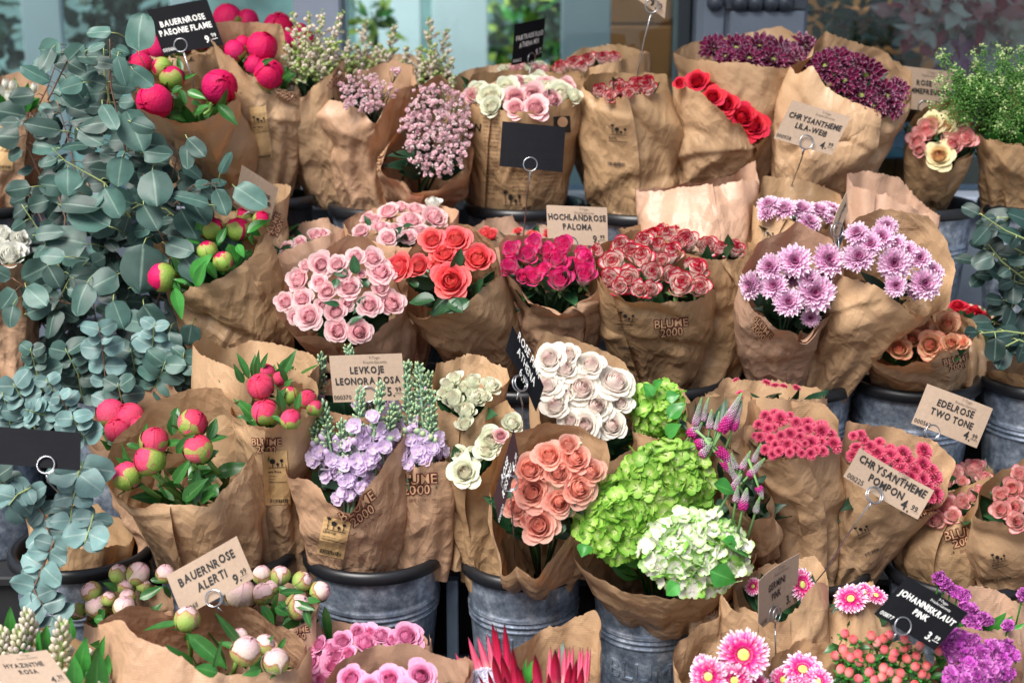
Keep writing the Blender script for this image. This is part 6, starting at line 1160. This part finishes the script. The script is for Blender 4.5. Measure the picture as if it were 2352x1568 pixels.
berries(s, [(float(a) * .3443 + 1548, float(b) * .3443 + 1028.4, 12.3) for a, b in (w.split(",") for w in bp_.split())], 51)
# statice
def statice(spec, blobs, seed, kind="statice_head"):
    rs = np.random.default_rng(seed)
    for x, y, r in blobs:
        c = depth_in(spec, x, y, .04); k = ppm(c); mb = MB(); R = r / k
        v, f = tube([c - np.array((0, -.03, .10)), c], .0016, 5); mb.add(v, f, np.tile((.5, .5, 0, .4), (len(v), 1)), 1)
        for i in range(int(16 + r * 1.1)):
            d = rs.normal(size=3); d = nrm(d + nrm(CAM - c) * .7 + np.array((0, 0, .3))); p = c + d * R * rs.uniform(.5, 1); floret(mb, p, d + rs.normal(size=3) * .35, rs.uniform(.0052, .0078), rs, 5, 0, .7, .75)
        for i in range(8): d = nrm(rs.normal(size=3)); v, f, t = ellipsoid(c + d * R * .8 - np.array((0, 0, R * .5)), (0, 0, 1), .002, .005, 5, 4); mb.add(v, f, np.tile((.5, .5, 0, .6), (len(v), 1)), 1)
        mb.obj(kind, (PM['statice'], MATS["bright_leaf"]), spec['e'])
s = bouquet("statice_bouquet", "violet statice sprigs and a tall paper sheet at the right, behind the front statice", sp("2140,1400 2180,1360 2219,1346 2274,1348 2352,1390 2400,1420", "2150,1440 2240,1450 2400,1440", (2270, 1830, 70), 2.24, 2.16, 'rose', ext=.08, cr=.5), None, fill='bright_leaf', nfill=14, group="statice bouquets in kraft paper")
statice(s, [(2158, 1328, 11), (2170, 1342, 11), (2184, 1352, 10), (2200, 1362, 11), (2214, 1370, 11), (2218, 1395, 13), (2232, 1402, 12), (2228, 1425, 14), (2236, 1438, 15), (2256, 1420, 14), (2266, 1424, 10), (2316, 1436, 9), (2350, 1366, 9)], 61)
s = bouquet("statice_bouquet", "violet statice filling the front wrap at the lower right corner", sp("2138,1556 2160,1480 2188,1446 2237,1441 2323,1462 2356,1510", "2145,1600 2240,1640 2330,1610 2356,1520", (2250, 2050, 75), 2.06, 2.10, 'rose', ext=.12), None, fill='bright_leaf', nfill=40, group="statice bouquets in kraft paper")
rs = np.random.default_rng(62); statice(s, [(2180, 1468, 22), (2205, 1465, 20), (2230, 1475, 20), (2190, 1495, 22), (2220, 1500, 22), (2250, 1500, 20), (2280, 1490, 20), (2310, 1488, 18), (2190, 1555, 22), (2225, 1530, 22), (2260, 1530, 22), (2300, 1515, 20), (2285, 1545, 20), (2250, 1560, 22), (2215, 1565, 20), (2310, 1545, 18), (2175, 1485, 16), (2325, 1505, 14), (2185, 1570, 20)], 63)
# hyacinths
s = bouquet("hyacinth_bouquet", "cream hyacinth buds with broad glossy leaves at the lower left corner", sp("-60,1520 20,1440 120,1440 250,1500 262,1568", "-40,1640 100,1680 220,1660 262,1575", (110, 2050, 85), 2.06, 2.10, 'olive', ext=.16), None, fill='bright_leaf', nfill=44)
def hyac(spec, items, seed):
    rs = np.random.default_rng(seed)
    for it in items.split(";"):
        x0, y0, x1, y1, w = [float(q) for q in it.split(",")]; a = depth_in(spec, x0, y0, .04); b = at(x1, y1, a[1] - .005); k = ppm(a); d = nrm(b - a); L = np.linalg.norm(b - a); R = w / 2 / k; mb = MB(); u = nrm(np.cross(d, (.2, .9, .3))); v_ = np.cross(d, u); v, f = tube([a - d * .08, b], .004, 7); mb.add(v, f, np.tile((0, .5, 0, .3), (len(v), 1)))
        for i in range(40):
            t = i / 39; an = i * GA; e = u * math.cos(an) + v_ * math.sin(an); dr = nrm(e * (1.1 - .8 * t) + d * (.5 + t)); r = .0042 * (1.15 - .35 * t); v, f, tt = ellipsoid(a + d * L * t + e * R * (1 - .55 * t) * .75 + dr * .003, dr, r, r * 2.0, 8, 6); rk = rs.random(); mb.add(v, f, np.stack([np.clip(tt * .8 + .3 - .25 * t, 0, 1), tt * 0, tt * 0 + .8, tt * 0 + rk], 1))
        mb.obj("hyacinth_spike", PM['hyac'], spec['e'])
hyac(s, "70,1485,62,1408,52;48,1520,44,1448,54;140,1530,142,1430,56;8,1520,6,1450,48;30,1580,28,1548,56;85,1580,84,1545,56;238,1600,236,1556,46;205,1530,204,1500,26", 71)
leaves(s, 'bright_leaf', "25,1470,22,1400,30;90,1500,110,1440,34;45,1520,58,1470,32;95,1500,85,1450,24;180,1560,195,1470,44;220,1590,226,1500,52;170,1590,172,1510,40;205,1545,240,1470,30;150,1580,200,1540,30;240,1560,250,1500,24;110,1500,100,1480,30;165,1470,160,1420,26;75,1560,90,1510,34", lift=.05, up=.3)
# ------------------------------------------------------------------ eucalyptus
def gum_stem(mbs, pts, Y, dy):
    P = [at(x, y, Y + dy * i / max(1, len(pts) - 1)) for i, (x, y) in enumerate(pts)]
    Q = []
    for i in range(len(P) - 1):
        for t in np.linspace(0, 1, 5, endpoint=False): Q.append(P[i] * (1 - t) + P[i + 1] * t)
    Q.append(P[-1]); return np.array(Q)
def gum_leaf(mb, rs, base, ang, ln, wd, tilt=None, turn=None, m=0):
    """leaf blade from a petiole end, pointing ang degrees in the picture, size in metres"""
    a = math.radians(ang); d = nrm(VR * math.cos(a) + VU * math.sin(a) + VF * (rs.uniform(-.45, .35) if tilt is None else tilt)); n = nrm(-VF + VU * rs.uniform(-.2, .9) + VR * (rs.uniform(-.9, .9) if turn is None else turn)); leaf_into(mb, base, d, n, ln, wd, rs, m, 1, rs.uniform(-.25, .2), rs.uniform(-.1, .22), 7, 10)
def gum_branch(e, rs, pts, Y, dy, n, r, mat, stem_mat, kind=0, name="branch"):
    Q = gum_stem(None, pts, Y, dy); st = MB(); v, f = tube(Q, .0021, 6, .0009); st.add(v, f); mb = MB(); L = len(Q)
    for i in range(n):
        t = (i + .6) / n * (L - 1); j = min(L - 2, int(t)); p = Q[j] + (Q[j + 1] - Q[j]) * (t - j); dv = nrm(Q[j + 1] - Q[j]); da = math.degrees(math.atan2(np.dot(dv, VU), np.dot(dv, VR))); fs = r * rs.uniform(.6, 1.25) * (1 - .25 * i / n) / ppm(p)
        if kind == 0:
            sgn = 1 if i % 2 else -1; an = da + sgn * rs.uniform(25, 80); an += .35 * (((-90 - an + 180) % 360) - 180); q = p + (VR * math.cos(math.radians(an)) + VU * math.sin(math.radians(an))) * fs * .55 + VF * rs.uniform(-.02, .015)
            v, f = tube([p, (p + q) / 2 + VU * .003, q], .0009, 4); st.add(v, f); gum_leaf(mb, rs, q, an + rs.uniform(-15, 15), fs * 2.1, fs * rs.uniform(1.45, 1.95))
        else:
            tw = rs.uniform(-.6, .6)
            for sgn in (-1, 1):
                an = da + sgn * (90 - 20 * (i / n)) * rs.uniform(.8, 1.1); gum_leaf(mb, rs, p, an, fs * 1.7, fs * rs.uniform(1.4, 1.75), rs.uniform(-.35, .45), tw)
    o = st.obj(name, MATS[stem_mat], e); mb.obj("leaves", MATS[mat], o)
rs = np.random.default_rng(77)
eu = empty("eucalyptus_bunch", at(275, 860, 2.70), "large bunch of round-leaved eucalyptus cascading down the left side", "eucalyptus", "eucalyptus bunches")
back_st = "60,300 110,200 140,110|150,330 190,220 200,110|230,340 250,220 250,130|100,420 60,330 70,260|180,430 160,330 130,230|260,450 280,380 290,330|380,450 400,390 410,350|120,560 80,470 60,440|220,560 200,470 180,380|320,560 330,470 350,380|400,560 430,480 470,420|130,660 70,590 40,540|230,690 200,600 190,520|320,680 340,600 340,520|400,640 410,570 450,520|140,800 80,720 40,690|220,830 220,740 210,660|330,800 350,720 380,640|250,560 300,640 320,740|120,400 150,500 140,620|200,420 240,520 250,620|330,400 350,500 340,600|60,640 60,740 30,760|280,700 270,800 250,860|380,700 400,760 420,800|150,600 170,700 150,800|300,760 330,840 300,880"
for i, b in enumerate(back_st.split("|")): gum_branch(eu, rs, P2(b), 2.82 - .010 * (i // 4) + rs.uniform(-.03, .05), rs.uniform(-.05, .02), 9, 30, 'dark_gum_leaf' if i % 3 else 'gum_leaf', 'red_stem')  # most back stems take the dark leaf, painting in the inner shade
front_st = "290,350 255,200 252,90|255,250 240,170 238,110|110,230 150,150 170,120|300,500 240,420 150,370 120,340|330,500 250,480 160,430|150,640 110,560 50,470|170,700 90,680 30,640|430,520 380,480 320,470 270,500|420,620 380,560 350,500|440,640 470,600 490,540|400,470 440,430 500,420|120,720 160,640 200,600"
for i, b in enumerate(front_st.split("|")): gum_branch(eu, rs, P2(b), 2.66 + rs.uniform(-.04, .04), rs.uniform(-.06, -.01), 7, 32, 'gum_leaf', 'pale_stem' if i % 2 else 'red_stem')
# single large leaves that stand out: base x,y, angle, length, width (photo pixels)
hero = "290,252,-68,105,78;318,118,85,90,78;255,75,175,60,40;215,142,-10,56,34;120,110,-115,60,40;200,115,15,48,22;305,160,-40,60,46;300,280,-20,60,40;430,318,-45,60,40;200,560,170,100,84;250,520,150,110,90;330,560,-95,110,100;380,560,-15,70,52;270,630,-150,80,64;330,700,-60,80,66;350,745,170,96,52;390,760,-90,74,66;440,745,-100,50,50;150,590,175,60,44;60,660,-40,70,54;80,540,10,70,40;200,650,-110,80,66;170,640,-10,80,40;260,690,-70,70,56;300,660,20,72,56;155,385,-90,66,60;240,430,-60,80,60;350,390,-80,90,80;180,300,-30,70,44;280,360,-100,70,60;140,300,170,86,44;230,290,20,60,56;430,330,-90,60,40;505,400,60,60,22;540,430,-30,86,60;480,470,160,90,40;140,470,0,96,56;70,430,-170,60,44;110,610,-60,60,48;330,470,-60,70,60;270,130,-75,70,36;190,190,-165,60,40;330,350,0,70,60;60,720,20,60,46;420,590,-50,76,60;30,700,-100,54,46;235,240,-60,70,40"
for it in hero.split(";"):
    x, y, an, ln, wd = [float(q) for q in it.split(",")]; p = at(x, y, 2.585 + rs.uniform(-.02, .03)); k = ppm(p); a = math.radians(an); q = p - (VR * math.cos(a) + VU * math.sin(a)) * 24 / k + VF * .03; mb = MB(); v, f = tube([p, (p + q) / 2 + VU * .002, q + VF * .03], .001, 4); mb.add(v, f, np.tile((0, .5, 0, .5), (len(v), 1)), 1); gum_leaf(mb, rs, p, an, ln / k, wd / k, rs.uniform(-.25, .15), rs.uniform(-.35, .35)); mb.obj("leaf", (MATS["gum_leaf"], MATS["pale_stem"]), eu)
e2 = empty("eucalyptus_bunch", at(190, 1270, 2.42), "silver-blue paired-leaf eucalyptus trailing over the zinc bucket at lower left", "eucalyptus", "eucalyptus bunches")
s = None
for i, (b, Y, n, r) in enumerate((("190,1060 178,1095 168,1150 160,1205", 2.22, 6, 38), ("125,1240 113,1267 90,1320 77,1352 95,1385 131,1425", 2.18, 8, 36), ("70,1120 40,1135 20,1160", 2.22, 4, 34), ("215,1180 205,1215 194,1246", 2.18, 4, 34), ("60,1130 100,1180 120,1250", 2.24, 6, 36), ("150,960 130,910 106,870", 2.36, 5, 24), ("180,1010 160,950 135,906", 2.34, 6, 26), ("200,1010 180,985 165,955", 2.32, 4, 28), ("250,1000 244,886 235,800 227,750", 2.50, 7, 34), ("130,960 90,950 60,940", 2.36, 5, 24), ("90,1010 60,930 30,880", 2.40, 6, 32), ("30,1010 20,950 5,900", 2.40, 5, 40), ("330,860 350,800 355,740", 2.54, 5, 32), ("410,900 420,850 422,810", 2.52, 4, 32), ("300,900 310,850 300,800", 2.55, 5, 32), ("190,920 180,860 150,800", 2.54, 6, 34), ("350,900 370,860 380,830", 2.52, 4, 34), ("100,900 80,840 70,800", 2.50, 5, 32), ("270,960 280,920 270,880", 2.48, 4, 32), ("20,1160 10,1120 -10,1090", 2.24, 4, 34))):
    gum_branch(e2, rs, P2(b), Y, -.03, n, r, 'silver_leaf' if i < 13 else 'gum_leaf', 'red_stem' if i in (1, 4, 6, 8) else 'pale_stem', 1)
spw = sp("60,1190 130,1150 230,1160 310,1220", "80,1230 190,1260 300,1250", (195, 1350, 80), 2.44, 2.42, 'olive', cr=1.3); rngw = np.random.default_rng(3); wo, wb = make_wrap(e2, spw, rngw)
e3 = empty("eucalyptus_bunch", at(2390, 860, 2.73), "shaded round-leaved eucalyptus drooping at the right edge", "eucalyptus", "eucalyptus bunches")
for i, b in enumerate("2352,640 2300,600 2270,560|2380,560 2310,530 2250,490|2390,660 2340,650 2320,640|2390,720 2340,700 2310,690|2390,770 2330,755 2280,740|2380,770 2310,760 2250,765|2390,800 2340,780 2300,800|2370,620 2290,640 2250,600|2390,600 2330,570 2280,520|2400,700 2370,740 2330,790|2390,530 2340,500 2290,500|2400,640 2330,610 2240,560|2360,720 2330,660 2330,610".split("|")): gum_branch(e3, rs, P2(b), 2.66 + rs.uniform(-.04, .06), -.03, 5, 27, 'dark_gum_leaf', 'pale_stem')  # dark leaf colour carries the shade of this edge
spw = sp("2270,830 2320,800 2380,790 2440,830", "2280,850 2350,860 2440,850", (2370, 890, 70), 2.70, 2.73, 'olive', cr=1.3, seed=4); wo, wb = make_wrap(e3, spw, rngw)
# ------------------------------------------------------------------ price signs
sign("black sign lettered BAUERNROSE PAEONIE FLAME above the magenta peonies", "338,24 475,-2 512,103 376,129", 2.98, "BAUERNROSE\nPAEONIE FLAME", "000616", "9.99", True, "416,105", None, (0.0, -.02), False, None, .135)
sign("kraft sign lettered BAUERNROSE PAEONIE FLAME half sunk behind the green buds", "556,379 639,432 620,518 537,465", 2.74, "BAUERNROSE\nPAEONIE FLAME", "000616", "9.99", False, "575,500", None, (.03, 0), False, None, .125)
sign("blank black card on a tall wire before the printed rose wrap", "1154,279 1299,293 1292,396 1147,382", 2.80, None, None, None, True, "1218,378", "1211,450 1204,520", (0, -.02), False)
sign("black sign lettered FAIRTRADE ROSE ATHENA MIX against the window glass", "1182,57 1252,41 1247,138 1175,151", 3.06, "FAIRTRADE ROSE\nATHENA MIX", "000622", "9.99", True, "1217,136", None, (.09, 0), False, None, .125)
sign("kraft price card cut off by the top edge on a long wire", "1395,-150 1535,-50 1528,46 1388,-55", 2.96, None, None, "9.99", False, "1497,14", "1480,90 1460,195", (0.0, 0), False, None, .12)
sign("kraft sign lettered HOCHLANDROSE PALOMA behind the hot pink roses", "1255,471 1394,477 1395,566 1258,560", 2.72, "HOCHLANDROSE\nPALOMA", None, "9.99", False, "1310,560", None, (0, -.02), True, None, .135, tx=(0, .02))
sign("kraft sign lettered CHRYSANTHEME LILA-WEISS before the burgundy flowers", "1820,230 1954,269 1910,353 1777,318", 2.80, "CHRYSANTHEME\nLILA-WEI\u00df", "000928", "4.99", False, "1851,327", "1847,345 1840,368", (0, -.02), True, None, .13)
sign("kraft sign reading ROSE SOMMEFREUDE behind the mixed roses at upper right", "2060,150 2188,165 2182,258 2054,246", 3.10, "ROSE\nSOMMEFREUDE", None, "12.99", False, "2122,245", None, (0, 0), True, None, .13)
sign("kraft sign lettered LEVKOJE LEONORA ROSA above the lilac stocks", "756,817 923,811 928,919 766,924", 2.40, "LEVKOJE\nLEONORA ROSA", "000370", "5.99", False, "846,905", "846,960", (0, -.02), True, None, .13)
sign("black handwritten sign ROSE PINK ATHENA 6,99 turned sideways beside white roses", "1177,748 1248,888 1230,948 1161,804", 2.28, "ROSE PINK\nATHENA\n6,99", None, None, True, "1194,880", "1200,930 1202,970", (-.01, -.03), False, None, .17, hand=True)
sign("dark red sign lettered ROSE KISS 2U, seen nearly edge-on by the salmon roses", "1134,1140 1180,982 1192,1030 1146,1205", 2.17, "ROSE\nKISS 2U", "000570", "6.99", True, "1171,1108", "1174,1150 1178,1200", (0, .0), False, card_wine, .14)
sign("kraft sign lettered CHRYSANTHEME POMPON on a long slanting wire", "1975,1028 2145,1126 2107,1192 1937,1094", 2.20, "CHRYSANTHEME\nPOMPON", "001225", "4.99", False, "2008,1137", "1952,1220 1898,1306", (0, -.03), True, None, .13)
sign("kraft sign lettered EDELROSE TWO TONE before a zinc bucket at right", "2130,881 2280,938 2243,1029 2093,972", 2.50, "EDELROSE\nTWO TONE", "000562", "4.99", False, "2140,992", "2140,1060", (0, -.03), True, None, .135)
sign("kraft sign lettered BAUERNROSE ALERTI among blush peony buds", "382,1321 544,1230 582,1326 420,1417", 2.12, "BAUERNROSE\nALERTI", "000611", "9.99", False, "492,1373", "497,1418", (0, -.03), False, None, .14)
sign("kraft sign lettered GERMINI PINK turned aside on a wire", "1742,1335 1834,1270 1830,1386 1740,1452", 2.08, "GERMINI\nPINK", "000911", "3.99", False, "1779,1409", "1781,1460 1782,1510", (.10, 0), True, None, .13)
sign("black sign lettered JOHANNISKRAUT PINK above the coral berries", "2085,1323 2223,1407 2147,1493 2008,1409", 2.02, "JOHANNISKRAUT\nPINK", "001177", "3.99", True, "2071,1436", "2055,1462 2040,1485", (0, -.03), True, None, .125)
sign("kraft sign lettered HYAZINTHE ROSA in the lower left corner", "-40,1505 108,1492 162,1569 14,1582", 1.96, "HYAZINTHE\nROSA", None, "4.99", False, None, None, (0, -.04), True, None, .12)
sign("blank black card lying flat under the eucalyptus at the left edge", "-60,975 186,994 182,1080 -64,1061", 2.14, None, None, None, True, "107,1068", "109,1105", (0, -.03), False)
sign("kraft sign seen nearly edge-on between the two lilac chrysanthemum wraps", "1912,520 1944,440 1948,482 1917,566", 2.56, "CHRYSANTHEME", None, None, False, "1922,528", None, (.03, 0), False, None, .12)
